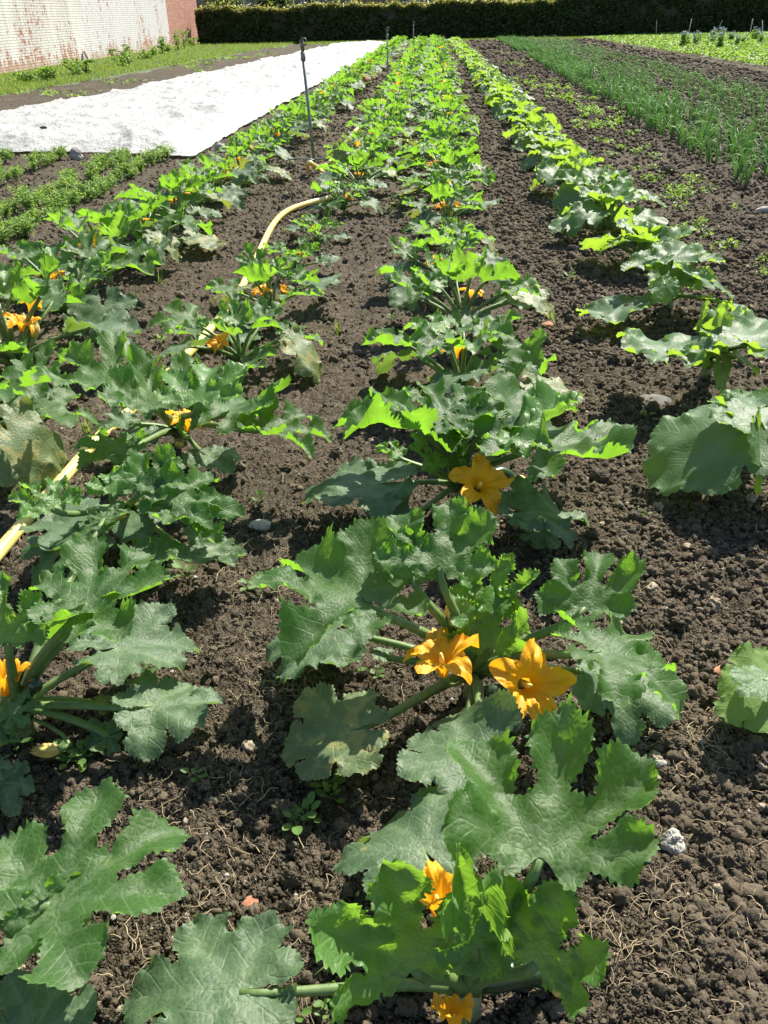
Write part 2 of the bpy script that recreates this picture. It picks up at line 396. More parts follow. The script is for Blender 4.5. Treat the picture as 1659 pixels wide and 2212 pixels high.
VERGE = [(-13.4, 18), (-10.2, 18), (-8.1, 56.9), (-15.0, 56.9)]
HEAD = [(-7.6, 53.6), (9.2, 54.6), (9.2, 57.2), (-7.6, 57.0)]
RIGHT = [(9.4, 16), (26, 16), (26, 59.0), (8.6, 58.0)]
sheet('grass_verge', VERGE, .06); sheet('headland', HEAD, .06, 80, 20); sheet('right_plot', RIGHT, .07)

def inquad(poly, n, p=1.0):
    a, b, c, d = [np.array(q, float) for q in poly]; s = rng.random(n)[:, None]; t = (rng.random(n)**p)[:, None]
    return (1-t)*((1-s)*a+s*b)+t*((1-s)*d+s*c)

def blades(P, h, wd, lean=.5, z=.03, seg=1):
    """curved blades standing at P; returns V, T, rnd"""
    n = len(P); az = rng.uniform(0, 6.283, n); h = np.broadcast_to(h, n)*rng.uniform(.5, 1.25, n); wd = np.broadcast_to(wd, n)
    d = np.stack([np.cos(az), np.sin(az)], -1); s = np.stack([-d[:, 1], d[:, 0]], -1); ln = rng.uniform(.1, 1, n)*lean
    z = np.broadcast_to(z, n)
    def pt(t, side): 
        xy = P+d*(h*ln*t**1.8)[:, None]+s*(side*wd*(1-t*.95))[:, None]; return np.stack([xy[:, 0], xy[:, 1], z+h*t*(1-.35*ln*t)], -1)
    V = np.stack([pt(0, -.5), pt(0, .5), pt(.55, .55), pt(.55, -.55), pt(1, 0)], 1).reshape(-1, 3); b = np.arange(n)*5
    Q = np.stack([b, b+1, b+2, b+3], -1); T = np.stack([b+3, b+2, b+4], -1)
    return V, Q, T, np.repeat(rng.random(n), 5)
def grassfield(name, P, h, wd, mat='grass', z=.04, lean=.6, label=None, cat='grass'):
    V, Q, T, r = blades(P, h, wd, lean, z); o = MB().add(V, Q, T, dict(rnd=r)).build(name, M[mat], kind='stuff'); return tag(o, label, cat)
grassfield('grass', np.concatenate([inquad(VERGE, 42000, 1.4), inquad(HEAD, 16000)]), .11, .022, label='mown grass strip along the whitewashed wall and in front of the hedge')

def leaflets(P, size, up=.6, fold=.2, z=None, asp=1.7):
    """small rhombic leaves at 3-D points P, each four triangles folded on the midrib"""
    n = len(P); size = np.broadcast_to(size, n); az = rng.uniform(0, 6.283, n); el = rng.normal(0, .55, n)
    x = np.stack([np.cos(az)*np.cos(el), np.sin(az)*np.cos(el), np.sin(el)], -1)
    u = rng.normal(size=(n, 3))*(1-up)+np.array([0, 0, 1])*up
    y = np.cross(u, x); y /= np.linalg.norm(y, axis=1)[:, None]+1e-9; nn = np.cross(x, y); S = size[:, None]
    V = np.stack([P-x*S*.5*asp/1.7, P+x*S*.0+y*S*.32+nn*S*fold, P+x*S*.55*asp/1.7, P-y*S*.32+nn*S*fold], 1).reshape(-1, 3); b = np.arange(n)*4
    T = np.concatenate([np.stack([b, b+2, b+1], -1), np.stack([b, b+3, b+2], -1)])
    return V, T, np.repeat(rng.random(n), 4)

# right plot: bright low cover
P = inquad(RIGHT, 60000, 1.0); zc = .09+.14*np.clip(fbm(P[:, 0], P[:, 1], .5, 3)+.3, 0, 1)*rng.random(len(P))
V, T, r = leaflets(np.column_stack([P, zc]), rng.uniform(.08, .17, len(P)), .75)
tag(MB().add(V, None, T, dict(rnd=r)).build('ground_cover', M['weed'], kind='stuff'), 'bright low leafy cover on the plot beyond the onion bed', 'plants')

# crumbs of soil
def clod_cloud(name, pts, scl, seed):
    me = bpy.data.meshes.new(name); me.vertices.add(len(pts)); me.vertices.foreach_set('co', np.asarray(pts).ravel())
    r = np.random.default_rng(seed)
    me.attributes.new('rot', 'FLOAT_VECTOR', 'POINT').data.foreach_set('vector', r.uniform(0, 6.28, (len(pts), 3)).ravel())
    s = scl[:, None]*r.uniform(.65, 1.25, (len(pts), 3))
    me.attributes.new('scl', 'FLOAT_VECTOR', 'POINT').data.foreach_set('vector', s.ravel())
    o = obj(name, me, kind='stuff')
    ng = bpy.data.node_groups.new(name, 'GeometryNodeTree')
    ng.interface.new_socket('Geometry', in_out='INPUT', socket_type='NodeSocketGeometry'); ng.interface.new_socket('Geometry', in_out='OUTPUT', socket_type='NodeSocketGeometry')
    N = ng.nodes.new; L = ng.links.new
    gi, go = N('NodeGroupInput'), N('NodeGroupOutput'); ic = N('GeometryNodeMeshIcoSphere'); ic.inputs['Subdivisions'].default_value = {1: 2, 2: 3, 3: 5, 4: 3}[seed]; ic.inputs['Radius'].default_value = 1
    sp = N('GeometryNodeSetPosition'); nz = N('ShaderNodeTexNoise'); nz.inputs['Scale'].default_value = 1.1+.25*seed; nz.inputs['Detail'].default_value = 4; nz.inputs['Roughness'].default_value = .65
    pn = N('GeometryNodeInputPosition'); add = N('ShaderNodeVectorMath'); add.operation = 'ADD'; add.inputs[1].default_value = (seed*3.1, 1.7*seed, 0); L(pn.outputs[0], add.inputs[0]); L(add.outputs[0], nz.inputs['Vector'])
    sub = N('ShaderNodeMath'); sub.operation = 'MULTIPLY_ADD'; sub.inputs[1].default_value = 2.2; sub.inputs[2].default_value = -.15; L(nz.outputs[0], sub.inputs[0])
    mul = N('ShaderNodeVectorMath'); mul.operation = 'SCALE'; L(pn.outputs[0], mul.inputs[0]); L(sub.outputs[0], mul.inputs['Scale']); L(mul.outputs[0], sp.inputs['Position']); L(ic.outputs[0], sp.inputs['Geometry'])
    ss = N('GeometryNodeSetShadeSmooth'); L(sp.outputs[0], ss.inputs[0]); sm = N('GeometryNodeSetMaterial'); sm.inputs['Material'].default_value = M['crumb']; L(ss.outputs[0], sm.inputs['Geometry'])
    ip = N('GeometryNodeInstanceOnPoints'); L(gi.outputs[0], ip.inputs['Points']); L(sm.outputs[0], ip.inputs['Instance'])
    for nm, sk in (('rot', 'Rotation'), ('scl', 'Scale')):
        na = N('GeometryNodeInputNamedAttribute'); na.data_type = 'FLOAT_VECTOR'; na.inputs[0].default_value = nm
        L([q for q in na.outputs if q.name == 'Attribute'][0], ip.inputs[sk])
    L(ip.outputs[0], go.inputs[0])
    md = o.modifiers.new('scatter', 'NODES'); md.node_group = ng
    return tag(o, 'crumbs and clods of dark earth all over the bare soil', 'soil crumbs')
def crumbs(n, seed, y0, y1, med, sig, lo, top=.03):
    r = np.random.default_rng(seed+50); y = np.exp(r.uniform(math.log(y0), math.log(y1), n)); x = r.uniform(-1, 1, n)*(.56*y+1.0)
    x = np.where((r.random(n) < .35) & (x < .4), x+r.uniform(.8, 1.6, n), x)
    s = np.maximum(np.exp(r.normal(math.log(med), sig, n)), lo*y)
    s = s*np.where(x > .55, 1.15, .75); pat = fbm(x, y, .75, 3, .5, 77)+np.where(x > .5, .30, -.10)
    k = (r.random(n) < np.clip(.62+1.3*pat, .22, 1)) & ~((x < -2.3-.0*y) & (y > 12) & (x > -9.5)) & ~((y > 53.5)) & (s < np.maximum(top, lo*y*1.5)) & ~((x > 8.6) & (y > 20)) & ~((x < -9) & (y > 17)); x, y, s = x[k], y[k], s[k]
    return np.column_stack([x, y, relief(x, y)+s*.25]), s
p, s = crumbs(60000, 1, .62, 9, .0042, .45, .0008); clod_cloud('soil_crumbs', p, s, 1)
p, s = crumbs(52000, 2, .62, 30, .0072, .5, .0013, .02); clod_cloud('soil_crumbs', p, s, 2)
p, s = crumbs(60000, 4, 4, 54, .010, .5, .0019, .04); clod_cloud('soil_crumbs', p, s, 4)
p, s = crumbs(4600, 3, .7, 30, .0135, .45, .0014, .036); clod_cloud('soil_crumbs', p, s, 3)

# ------------------------------------------------------------------ leaves
LOBES = dict(  # lobe angles (deg), lengths, neck position and half width, greatest half width and its position, tooth height
    m=((0, 47, 97, 146), (1, .99, .86, .58), .49, .145, .275, .76, .024), u=((0, 46, 87, 112), (1.02, 1, .82, .32), .44, .125, .265, .75, .026),
    y=((0, 45, 83, 106), (1.05, 1, .78, .28), .41, .115, .24, .73, .034), o=((0, 50, 101, 148), (1, .96, .84, .58), .66, .27, .32, .80, .019),
    s=((0, 48, 97, 145), (1, .93, .84, .66), .75, .31, .34, .85, .011))
def outline(kind, step, r):
    A, Ls, sn, wn, wm, sm, tooth = LOBES[kind]; pts = []
    lobes = [(-a, l) for a, l in list(zip(A, Ls))[:0:-1]]+list(zip(A, Ls))
    for k, (a, l) in enumerate(lobes):
        a = math.radians(a)+r.normal(0, .045); l = l*(1+r.normal(0, .05)); f = l**.75*(1+r.normal(0, .06)); n_ = np.clip(sn+r.normal(0, .05), .3, .9)
        sl = [(n_*.96, wn*.96), ((n_+sm)/2, (wn+wm)/2*1.0), (sm, wm), ((sm+1)/2+.01, wm*.70), (.965, wm*.30), (1.0, .015)]
        j1, j2 = 1+r.normal(0, .07), 1+r.normal(0, .07)
        prof = [(s_, -w_*j1) for s_, w_ in sl[:-1]]+[(1.0, 0)]+[(s_, w_*j2) for s_, w_ in sl[-2::-1]]
        c, q = math.cos(a), math.sin(a)
        pts += [(s_*l*c-w_*f*q, s_*l*q+w_*f*c) for s_, w_ in prof]
    P = np.array(pts); first, last = P[0], P[-1]
    P = np.concatenate([[[.0, -.012]], [first*.45+V3(0, -.015, 0)[:2]], P, [last*.45+V3(0, .015, 0)[:2]], [[.0, .012]]])
    C = spline(np.column_stack([P, np.zeros(len(P))]), 7)[:, :2]
    L = np.concatenate([[0], np.cumsum(np.linalg.norm(np.diff(C, axis=0), axis=1))]); n = int(L[-1]/step); u = np.linspace(0, L[-1], n)
    C = np.column_stack([np.interp(u, L, C[:, 0]), np.interp(u, L, C[:, 1])])
    t = np.gradient(C, axis=0); t /= np.linalg.norm(t, axis=1)[:, None]+1e-9; nrm = np.column_stack([t[:, 1], -t[:, 0]])
    per = .062 if kind != 's' else .045
    rad = np.hypot(C[:, 0], C[:, 1]); ph = u/per+.6*np.sin(u*2.3+r.uniform(0, 6)); saw = ph-np.floor(ph); amp = tooth*(.5+r.random(int(ph.max())+3)[np.clip(ph.astype(int), 0, None)])
    big = np.abs(((u/.26+r.uniform(0, 1)) % 1)-.5)*2
    d = (amp*(1-np.abs(saw-.5)*2)**1.2*1.5-amp*.5+tooth*1.1*(big-.5))*np.clip((rad-.12)/.2, 0, 1)
    return C+nrm*d[:, None]
def blade(L, kind='m', step=.014, grid=.05, wid=1.0, cup=.2, pleat=.25, bend=.15, ripple=.03, seed=0):
    """lobed leaf in its own frame: attachment at 0, tip along +x, upper side +z. returns V,Q,T,attrs"""
    r = np.random.default_rng(seed); O = outline(kind, step, r)
    wx, wy = r.normal(0, .035, 2); ph = r.uniform(0, 6.28, 4)
    def warp(P):
        x, y = P[:, 0], P[:, 1]; q = np.hypot(x, y)
        return np.column_stack([x+.05*q*np.sin(2.2*y+ph[0])+wx*y*y, (y+.05*q*np.sin(2.6*x+ph[1])+wy*x*x)*wid])
    g = np.arange(-.75, 1.15, grid); gx, gy = np.meshgrid(g, g); gp = np.column_stack([gx.ravel(), gy.ravel()])+r.uniform(-.3, .3, (gx.size, 2))*grid
    dd0 = np.sqrt(((gp[:, None, :]-O[None, ::2, :])**2).sum(2)).min(1); gp = gp[(dd0 > grid*.55) & (np.hypot(gp[:, 0], gp[:, 1]) > grid*.5)]
    A = [math.radians(a) for a in LOBES[kind][0]]; ang = np.array([0]+[q for a in A[1:] for q in (a, -a)])
    n = len(O); verts = [Vector(p) for p in O]+[Vector(p) for p in gp]; edges = [(k, (k+1) % n) for k in range(n)]
    res = delaunay_2d_cdt(verts, edges, [], 1, 1e-5)
    P = np.array([(v.x, v.y) for v in res[0]]); T = np.array([f for f in res[2] if len(f) == 3])
    lab = np.arange(len(P))
    for _ in range(400):
        m = lab[T].min(1); new = lab.copy(); np.minimum.at(new, T.ravel(), np.repeat(m, 3)); new = new[new]
        if (new == lab).all(): break
        lab = new
    T = T[lab[T[:, 0]] == np.bincount(lab[T[:, 0]]).argmax()]; keep = np.unique(T); mp = np.full(len(P), -1); mp[keep] = np.arange(len(keep)); P = P[keep]; T = mp[T]
    a_, b_, c_ = P[T[:, 0]], P[T[:, 1]], P[T[:, 2]]; ar = (b_[:, 0]-a_[:, 0])*(c_[:, 1]-a_[:, 1])-(b_[:, 1]-a_[:, 1])*(c_[:, 0]-a_[:, 0]); T[ar < 0] = T[ar < 0][:, ::-1]
    th = np.arctan2(P[:, 1], P[:, 0]); rr = np.hypot(P[:, 0], P[:, 1]); d = np.abs(th[:, None]-ang[None, :]); kk = d.argmin(1); dd = d[np.arange(len(P)), kk]
    al = rr*np.cos(np.minimum(dd, 1.5)); ac = rr*np.sin(np.minimum(dd, 1.5)); de = np.sqrt(((P[:, None, :]-O[None, ::2, :])**2).sum(2)).min(1) if len(P)*n < 4e6 else np.zeros(len(P))
    e = np.exp(-de/.09); X, Y = (lambda w_: (w_[:, 0], w_[:, 1]))(warp(P)); q = seed*1.37 % 50
    Z = pleat*1.75*ac**1.15*np.clip(rr*1.5, 0, 1)**1.3-bend*np.sign(X)*X*X*np.where(X > 0, 1, .6)
    W = np.exp(-(d/.42)**2); W /= W.sum(1)[:, None]; sc = 1 if kind != 's' else .6
    Z = Z+(W@r.normal(0, .13*sc, 7))*rr**1.4+(W@r.normal(-.04, .17*sc, 7))*rr**3.5
    Z = Z+ripple*3.2*fbm(X+q, Y-q, 2.6, 2, .5, seed % 60)*np.minimum(rr*2, 1)+ripple*(5.2*e+.25)*fbm(X-q, Y+q, 7.5, 2, .55, seed % 40)*np.minimum(rr*2.2, 1)
    if abs(cup) > .02:                                   # the blade bends up (or down) round its midrib
        cr = 1.7*cup; fi = np.clip(cr*Y, -1.25, 1.25); Z, X, Y = Z*np.cos(fi)+(1-np.cos(fi))/cr, X, np.sin(fi)/cr-Z*np.sin(fi)*.6
    V = np.stack([X, Y, Z], -1)*L; lc = np.stack([al*L, ac*L, 1-np.clip(de/.35, 0, 1)], -1); fl = np.stack([X*L+seed*.37, Y*L+seed*.11, 0*X], -1)
    return V, np.zeros((0, 4), int), T, dict(lc=lc, flat=fl)
KM = dict(d='blotch', m='leaf', u='leaf', o='old', y='young', s='squash')

def frame(A, B, bank=0.0, inward=None):
    x = B-A; L = np.linalg.norm(x); x = x/L; up = V3(0, 0, 1)
    n = up-x*np.dot(up, x)
    if np.linalg.norm(n) < .25 and inward is not None: n = n+inward*.6; n = n-x*np.dot(n, x)
    n /= np.linalg.norm(n)+1e-9; y = np.cross(n, x); c, s = math.cos(bank), math.sin(bank)
    return x, y*c+n*s, n*c-y*s, L

def put_leaf(parent, base, A, B, kind, na, nr, wid, cup, pleat, bend, ripple, bank, seed, r0=.015, r1=.0075, crown=.05, label=None, merge=None, ground=True):
    """leaf part + its stalk sub-part, coordinates relative to the plant's base"""
    x, y, n, L = frame(A, B, bank, -V3(A[0]-base[0], A[1]-base[1], 0)*2)
    V, Q, T, at = blade(L, 'o' if kind == 'd' else kind, na, nr, wid, cup, pleat, bend, ripple, seed)
    W = A+V[:, :1]*x+V[:, 1:2]*y+V[:, 2:]*n
    if ground:
        low = np.minimum(W[:, 2]-.012, 0); W[:, 2] = W[:, 2]-low*.94
    p0 = base+V3(0, 0, crown)+.02*(A-base)/(np.linalg.norm(A-base)+1e-9); ln = np.linalg.norm(A-p0); hor = V3(A[0]-p0[0], A[1]-p0[1], 0)
    p1 = p0+hor*.22+V3(0, 0, .40*max(A[2]-p0[2], .03)+.07*ln); p2 = A-x*.12*ln-V3(0, 0, .10*ln)*.3+(p0-A)*.15
    C = bez(p0, p1, p2, A-n*r1*.6, 9 if na < .05 else 5)
    S = tube(C, np.linspace(r0, r1, len(C))*np.concatenate([[1.35], np.ones(len(C)-1)]), 10 if na < .02 else 6 if na < .05 else 3, .16 if na < .02 else 0)
    if merge is not None:
        merge.add(W-base, Q, T, at, mi={'m': 0, 'u': 0, 'd': 1, 'o': 1, 'y': 2, 's': 3}[kind]); merge.add(S[0]-base, S[1], S[2], dict(lc=np.full((len(S[0]), 3), .01), flat=np.zeros((len(S[0]), 3))), mi=4); return
    lf = MB().add(W-base, Q, T, at).build('leaf', M[KM[kind]], parent)
    MB().add(S[0]-base, S[1], S[2]).build('leaf_stalk', M['stalk'], lf)
    if kind == 'd': label = 'yellowing old leaf with pale brown blotches'
    if label: lf['label'] = label
    return lf

def flower_mesh(seed, n=110, m=13, R=.075, H=.085, openness=1.0):
    r = np.random.default_rng(seed); th = np.linspace(0, 2*math.pi, n, endpoint=False); t = np.linspace(0, 1, m)
    k = (th/(2*math.pi)*5+.5) % 1-.5; edge = np.abs(k)*2
    cut = np.where(t[:, None] > .5, (t[:, None]-.5)/.5*(edge**1.6)[None, :]*.55, 0)
    tt = t[:, None]-cut*.55
    rad = .012+R*openness*(.22*tt+.95*tt**2.4)*(1-.30*np.where(t[:, None] > .5, (t[:, None]-.5)*2, 0)*0)
    z = H*(1-(1-tt)**1.5)-openness*.032*tt**5*(1+.6*np.sin(th*2.5+r.uniform(0, 6)))
    cr = fbm(th[None, :]*6+0*tt, tt*7+0*th[None, :], 1.0, 3, .6, seed % 40)
    z = z+.006*tt**2*np.sin(th*10+r.uniform(0, 6))+.016*cr*tt**1.5-.010*np.where(tt > .3, (tt-.3), 0)*np.exp(-(k/.06)**2)
    tl = r.normal(0, .22, 5)[np.floor(th/(2*math.pi)*5+.5).astype(int) % 5]; z = z+.05*tl[None, :]*tt**3; rad = rad*(1+.10*cr*tt)
    twist = th+0*tt
    V = np.stack([rad*np.cos(twist), rad*np.sin(twist), z], -1).reshape(-1, 3)
    i, j = np.meshgrid(np.arange(m-1), np.arange(n), indexing='ij'); Q = np.stack([i*n+j, i*n+(j+1) % n, (i+1)*n+(j+1) % n, (i+1)*n+j], -1).reshape(-1, 4)
    return V, Q
def bud_mesh(seed, L=.062, R=.016, n=20, m=9):
    r = np.random.default_rng(seed); th = np.linspace(0, 2*math.pi, n, endpoint=False); t = np.linspace(0, 1, m)[:, None]
    rad = R*np.sin(math.pi*np.clip(t*.86+.10, 0, 1))**.75*(1+.16*np.cos(th*5+t*2.5)); rad = rad*np.where(t > .97, .5, 1)
    V = np.stack([rad*np.cos(th+t*.9), rad*np.sin(th+t*.9), L*t+0*th+.004*r.normal(size=(m, n))*t], -1).reshape(-1, 3)
    i, j = np.meshgrid(np.arange(m-1), np.arange(n), indexing='ij'); Q = np.stack([i*n+j, i*n+(j+1) % n, (i+1)*n+(j+1) % n, (i+1)*n+j], -1).reshape(-1, 4)
    return V, Q
def orient(V, axis, spin=0.0):
    z = np.asarray(axis, float); z = z/np.linalg.norm(z); x = np.cross(V3(0, 1, 0) if abs(z[1]) < .9 else V3(1, 0, 0), z); x /= np.linalg.norm(x); y = np.cross(z, x); c, s = math.cos(spin), math.sin(spin)
    return V[:, :1]*(x*c+y*s)+V[:, 1:2]*(y*c-x*s)+V[:, 2:]*z
def put_flower(parent, base, P, axis, kind='open', sc=1.0, seed=0, spin=0.0):
    """flower part (corolla) with its stalk and stamen sub-parts"""
    axis = np.asarray(axis, float); axis = axis/np.linalg.norm(axis)
    if kind == 'open': V, Q = flower_mesh(seed); m = 'petal'; nm = 'flower'
    elif kind == 'faded': V, Q = bud_mesh(seed, .085, .022); m = 'petal_faded'; nm = 'faded_flower'
    elif kind == 'half': V, Q = flower_mesh(seed, openness=.55, H=.10); m = 'petal'; nm = 'flower'
    else: V, Q = bud_mesh(seed); m = 'bud'; nm = 'flower_bud'
    f = MB().add(orient(V*sc, axis, spin)+P-base, Q).build(nm, M[m], parent)
    C = bez(base+V3(0, 0, .05), base+V3(0, 0, .09), P-axis*.09, P+axis*.004, 6); S = tube(C, [.006, .0055, .005, .005, .0065, .012*sc], 7)
    MB().add(S[0]-base, S[1], S[2]).build('flower_stalk', M['stalk'], f)
    if kind in ('open', 'half'):
        S = tube([P+axis*.02*sc, P+axis*.045*sc, P+axis*.062*sc], [.006*sc, .0065*sc, .003*sc], 8); MB().add(S[0]-base, S[1], S[2]).build('stamen', M['stamen'], f)
    return f
def put_fruit(parent, base, pts, r=.022, tip=True, seed=0):
    C = spline(pts, 5); rad = r*np.clip(np.minimum(np.linspace(.75, 3, len(C)), np.linspace(4, .55, len(C))), 0, 1)
    S = tube(C, rad, 12); f = MB().add(S[0]-base, S[1], S[2]).build('courgette_fruit', M['fruit'], parent)
    if tip:
        ax = C[-1]-C[-2]; V, Q = bud_mesh(seed, .05, .026); MB().add(orient(V, ax)+C[-1]-base, Q).build('withered_flower', M['bud'], f)
def put_stem(parent, base, h=.07, r=.024, seed=0):
    rr = np.random.default_rng(seed); C = [base+V3(0, 0, -.02), base+V3(0, 0, h*.5)+rr.normal(0, .004, 3), base+V3(0, 0, h)]
    S = tube(C, [r*1.1, r, r*.85], 12, .08); MB().add(S[0]-base, S[1], S[2]).build('stem', M['stem'], parent)

# ------------------------------------------------------------------ plants seen close up, leaf by leaf
# leaf row: attach (u, v, z), tip (u, v, z), kind, width, cup, pleat, bend, ripple, bank
HERO = []
def hero(name, base, label, group, leaves, flowers=(), fruits=(), crown=.06, seed=0, cat='courgette plant', stem=True):
    b = G(*base); b[2] = 0
    root = empty(name, b); tag(root, label, cat, group)
    if stem: put_stem(root, b, crown+.02, .027, seed)
    for i, (A, B, kind, wid, cup, pleat, bend, ripple, bank) in enumerate(leaves):
        put_leaf(root, b, G(*A), G(*B), kind, .0135, .052, wid*(.9 if kind in 'os' else .84), cup, pleat, bend, ripple, bank, seed*40+i+1, .017 if kind != 'o' else .012, .0085, crown)
    for i, (p, ax, kind, sc) in enumerate(flowers):
        P = G(*p); put_flower(root, b, P, ax, kind, sc, seed*10+i, i*1.3+.4)
    for i, (pts, r, tip) in enumerate(fruits):
        put_fruit(root, b, [G(*q) for q in pts], r, tip, seed+i)
    return root
GA = 'courgette plants in the middle row'; GB = 'courgette plants in the row beside the yellow hose'; GC = 'courgette plants in the row along the white fleece'; GD = 'squash plants in the right-hand row'

hero('courgette_plant', (1008, 2175), 'courgette plant at the bottom edge with upright lime leaves and a dark fruit', GA, [
    ((1168, 1852, .40), (1205, 1560, .46), 'u', 1.12, .55, .45, .10, .03, .05),
    ((895, 2095, .24), (862, 1845, .40), 'y', 1.4, .5, .4, .05, .045, .05),
    ((1025, 2040, .30), (985, 1840, .47), 'y', .55, .5, .55, .0, .045, -.5),
    ((1158, 2082, .26), (1240, 1915, .36), 'y', 1.4, .5, .4, .0, .045, .0),
    ((912, 1836, .17), (800, 1690, .17), 'o', 1.0, .02, .04, .2, .02, .0),
    ((517, 2142, .12), (262, 2135, .13), 'o', 1.0, .02, .10, .25, .03, .0),
    ((850, 2085, .04), (815, 2110, .03), 'd', 1.0, .0, .2, .2, .05, .0)],
    [((952, 1990, .16), (-.15, .2, 1), 'half', .95), ((1035, 2025, .18), (.35, .5, .8), 'faded', 1.1), ((985, 2238, .20), (-.1, .4, 1), 'half', .6)],
    [([(1035, 2120, .06), (1100, 2105, .07), (1150, 2098, .05), (1185, 2108, .035)], .026, True)], seed=1)

hero('courgette_plant', (1022, 1492), 'courgette plant with two wide open orange flowers, second of the middle row', GA, [
    ((775, 1292, .34), (640, 1175, .35), 'm', 1.05, .10, .42, .15, .03, .0),
    ((720, 1362, .12), (555, 1400, .08), 'o', .95, .0, .2, .2, .04, .0),
    ((948, 1222, .42), (972, 1082, .50), 'u', 1.15, .45, .5, .05, .04, .0),
    ((890, 1245, .38), (880, 1150, .45), 'u', 1.0, .55, .5, .0, .03, .0),
    ((1052, 1312, .26), (1090, 1195, .36), 'y', 1.1, .5, .5, .0, .05, .0),
    ((1062, 1398, .20), (1085, 1262, .33), 'y', 1.25, .5, .5, .0, .05, .1),
    ((1298, 1407, .30), (1480, 1420, .26), 'm', 1.1, -.05, .42, .30, .03, .0),
    ((1266, 1312, .28), (1300, 1180, .36), 'u', 1.0, .4, .45, .0, .03, .15),
    ((1330, 1460, .12), (1470, 1550, .08), 'o', 1.0, -.1, .05, .2, .02, .0),
    ((1020, 1634, .17), (868, 1570, .15), 'o', .95, .0, .12, .2, .02, .0),
    ((757, 1578, .11), (605, 1610, .06), 'd', 1.1, .0, .06, .15, .02, .0),
    ((1018, 1640, .10), (1055, 1700, .06), 'o', .9, .0, .2, .1, .03, .0),
    ((830, 1415, .08), (800, 1402, .09), 'o', 1.0, .1, .1, .1, .03, .0),
    ((1100, 1440, .08), (1135, 1405, .10), 'o', 1.0, .1, .2, .1, .03, .0)],
    [((958, 1458, .17), (-.12, .15, 1), 'open', 1.0), ((1125, 1478, .17), (.25, -.75, .65), 'open', 1.08), ((975, 1365, .20), (.05, .1, 1), 'faded', 1.1), ((1010, 1370, .16), (.1, .1, 1), 'bud', .8)],
    [([(1045, 1495, .10), (1085, 1500, .10), (1108, 1540, .08), (1112, 1590, .05)], .021, False), ([(1020, 1510, .05), (1032, 1550, .04), (1042, 1580, .03)], .018, True)], seed=2)

hero('courgette_plant', (990, 1085), 'third courgette plant of the middle row, one ragged orange flower facing forward', GA, [
    ((815, 1045, .18), (650, 1045, .16), 'o', 1.0, .0, .15, .15, .03, .0),
    ((860, 985, .18), (815, 950, .22), 'y', .9, .3, .4, .0, .04, .0),
    ((905, 925, .36), (735, 880, .38), 'm', .8, .25, .5, .1, .04, .3),
    ((965, 905, .38), (930, 830, .42), 'm', 1.0, .2, .4, .1, .03, .0),
    ((960, 895, .36), (965, 968, .27), 'o', 1.1, .0, .12, .2, .03, .0),
    ((1040, 925, .34), (1075, 850, .36), 'm', 1.0, .2, .3, .1, .03, .0),
    ((1095, 960, .36), (1235, 840, .44), 'y', .55, .5, .55, .05, .05, -.4),
    ((1158, 960, .33), (1240, 860, .33), 'm', 1.0, .2, .4, .1, .03, .2),
    ((945, 1010, .22), (900, 930, .32), 'y', .8, .4, .5, .0, .05, .2),
    ((1005, 1000, .2), (985, 950, .28), 'y', .9, .4, .5, .0, .05, .0),
    ((1150, 1105, .15), (1285, 1120, .14), 'o', .95, .05, .35, .25, .04, .0),
    ((1165, 1150, .06), (1205, 1180, .05), 'o', 1.3, .0, .05, .1, .02, .0),
    ((860, 1120, .12), (790, 1085, .13), 'o', 1.1, .0, .1, .1, .02, .0)],
    [((1030, 1060, .17), (.15, -.55, .75), 'open', 1.1), ((1062, 985, .15), (.2, .1, 1), 'faded', .9)],
    [([(1040, 1040, .08), (1080, 1020, .09), (1110, 1035, .06)], .022, True)], seed=3)

hero('courgette_plant', (62, 1585), 'large broad-leaved courgette plant at the left edge, in front of the hose', GB, [
    ((190, 1300, .42), (330, 1175, .46), 'm', 1.0, -.05, .30, .12, .03, .0),
    ((192, 1302, .40), (85, 1300, .34), 'm', .9, -.2, .30, .45, .03, .0),
    ((255, 1400, .17), (440, 1365, .13), 'o', .75, .0, .12, .2, .03, .0),
    ((330, 1524, .11), (480, 1500, .09), 'o', .95, .05, .16, .15, .03, .0),
    ((232, 1590, .05), (175, 1605, .05), 'o', 1.1, .0, .1, .1, .03, .0),
    ((15, 1385, .36), (5, 1245, .46), 'y', 1.0, .4, .5, .0, .05, .0),
    ((20, 1545, .18), (60, 1490, .2), 'm', 1.1, .1, .2, .1, .03, .0),
    ((-20, 1600, .13), (45, 1590, .14), 'm', 1.2, .1, .2, .1, .03, .0),
    ((-30, 1660, .12), (20, 1650, .11), 'o', 1.1, .1, .2, .1, .03, .0),
    ((215, 1518, .05), (245, 1530, .04), 'd', 1.0, .1, .4, .1, .06, .0),
    ((225, 1120, .30), (270, 1075, .33), 'm', 1.0, .1, .3, .1, .03, .0)],
    [((130, 1620, .05), (-1, -.25, .15), 'bud', 1.0), ((10, 1500, .16), (.3, .2, 1), 'half', .9)],
    [([(55, 1560, .05), (62, 1500, .14), (80, 1475, .22)], .020, False)], crown=.08, seed=4)

hero('courgette_plant', (-130, 2010), 'lower left courgette plant, mostly out of frame, with one huge ruffled leaf', GB, [
    ((108, 1952, .30), (395, 1765, .32), 'm', 1.0, .05, .32, .10, .025, -.05),
    ((104, 1958, .29), (150, 2060, .22), 'm', 1.15, -.15, .22, .30, .03, .0),
    ((-30, 1960, .22), (80, 1830, .20), 'o', 1.0, .05, .1, .1, .02, .0),
    ((70, 2235, .14), (150, 2090, .15), 'o', 1.1, .0, .06, .1, .02, .0),
    ((0, 1690, .08), (40, 1760, .05), 'o', 1.0, .0, .2, .2, .05, .0)], seed=5)

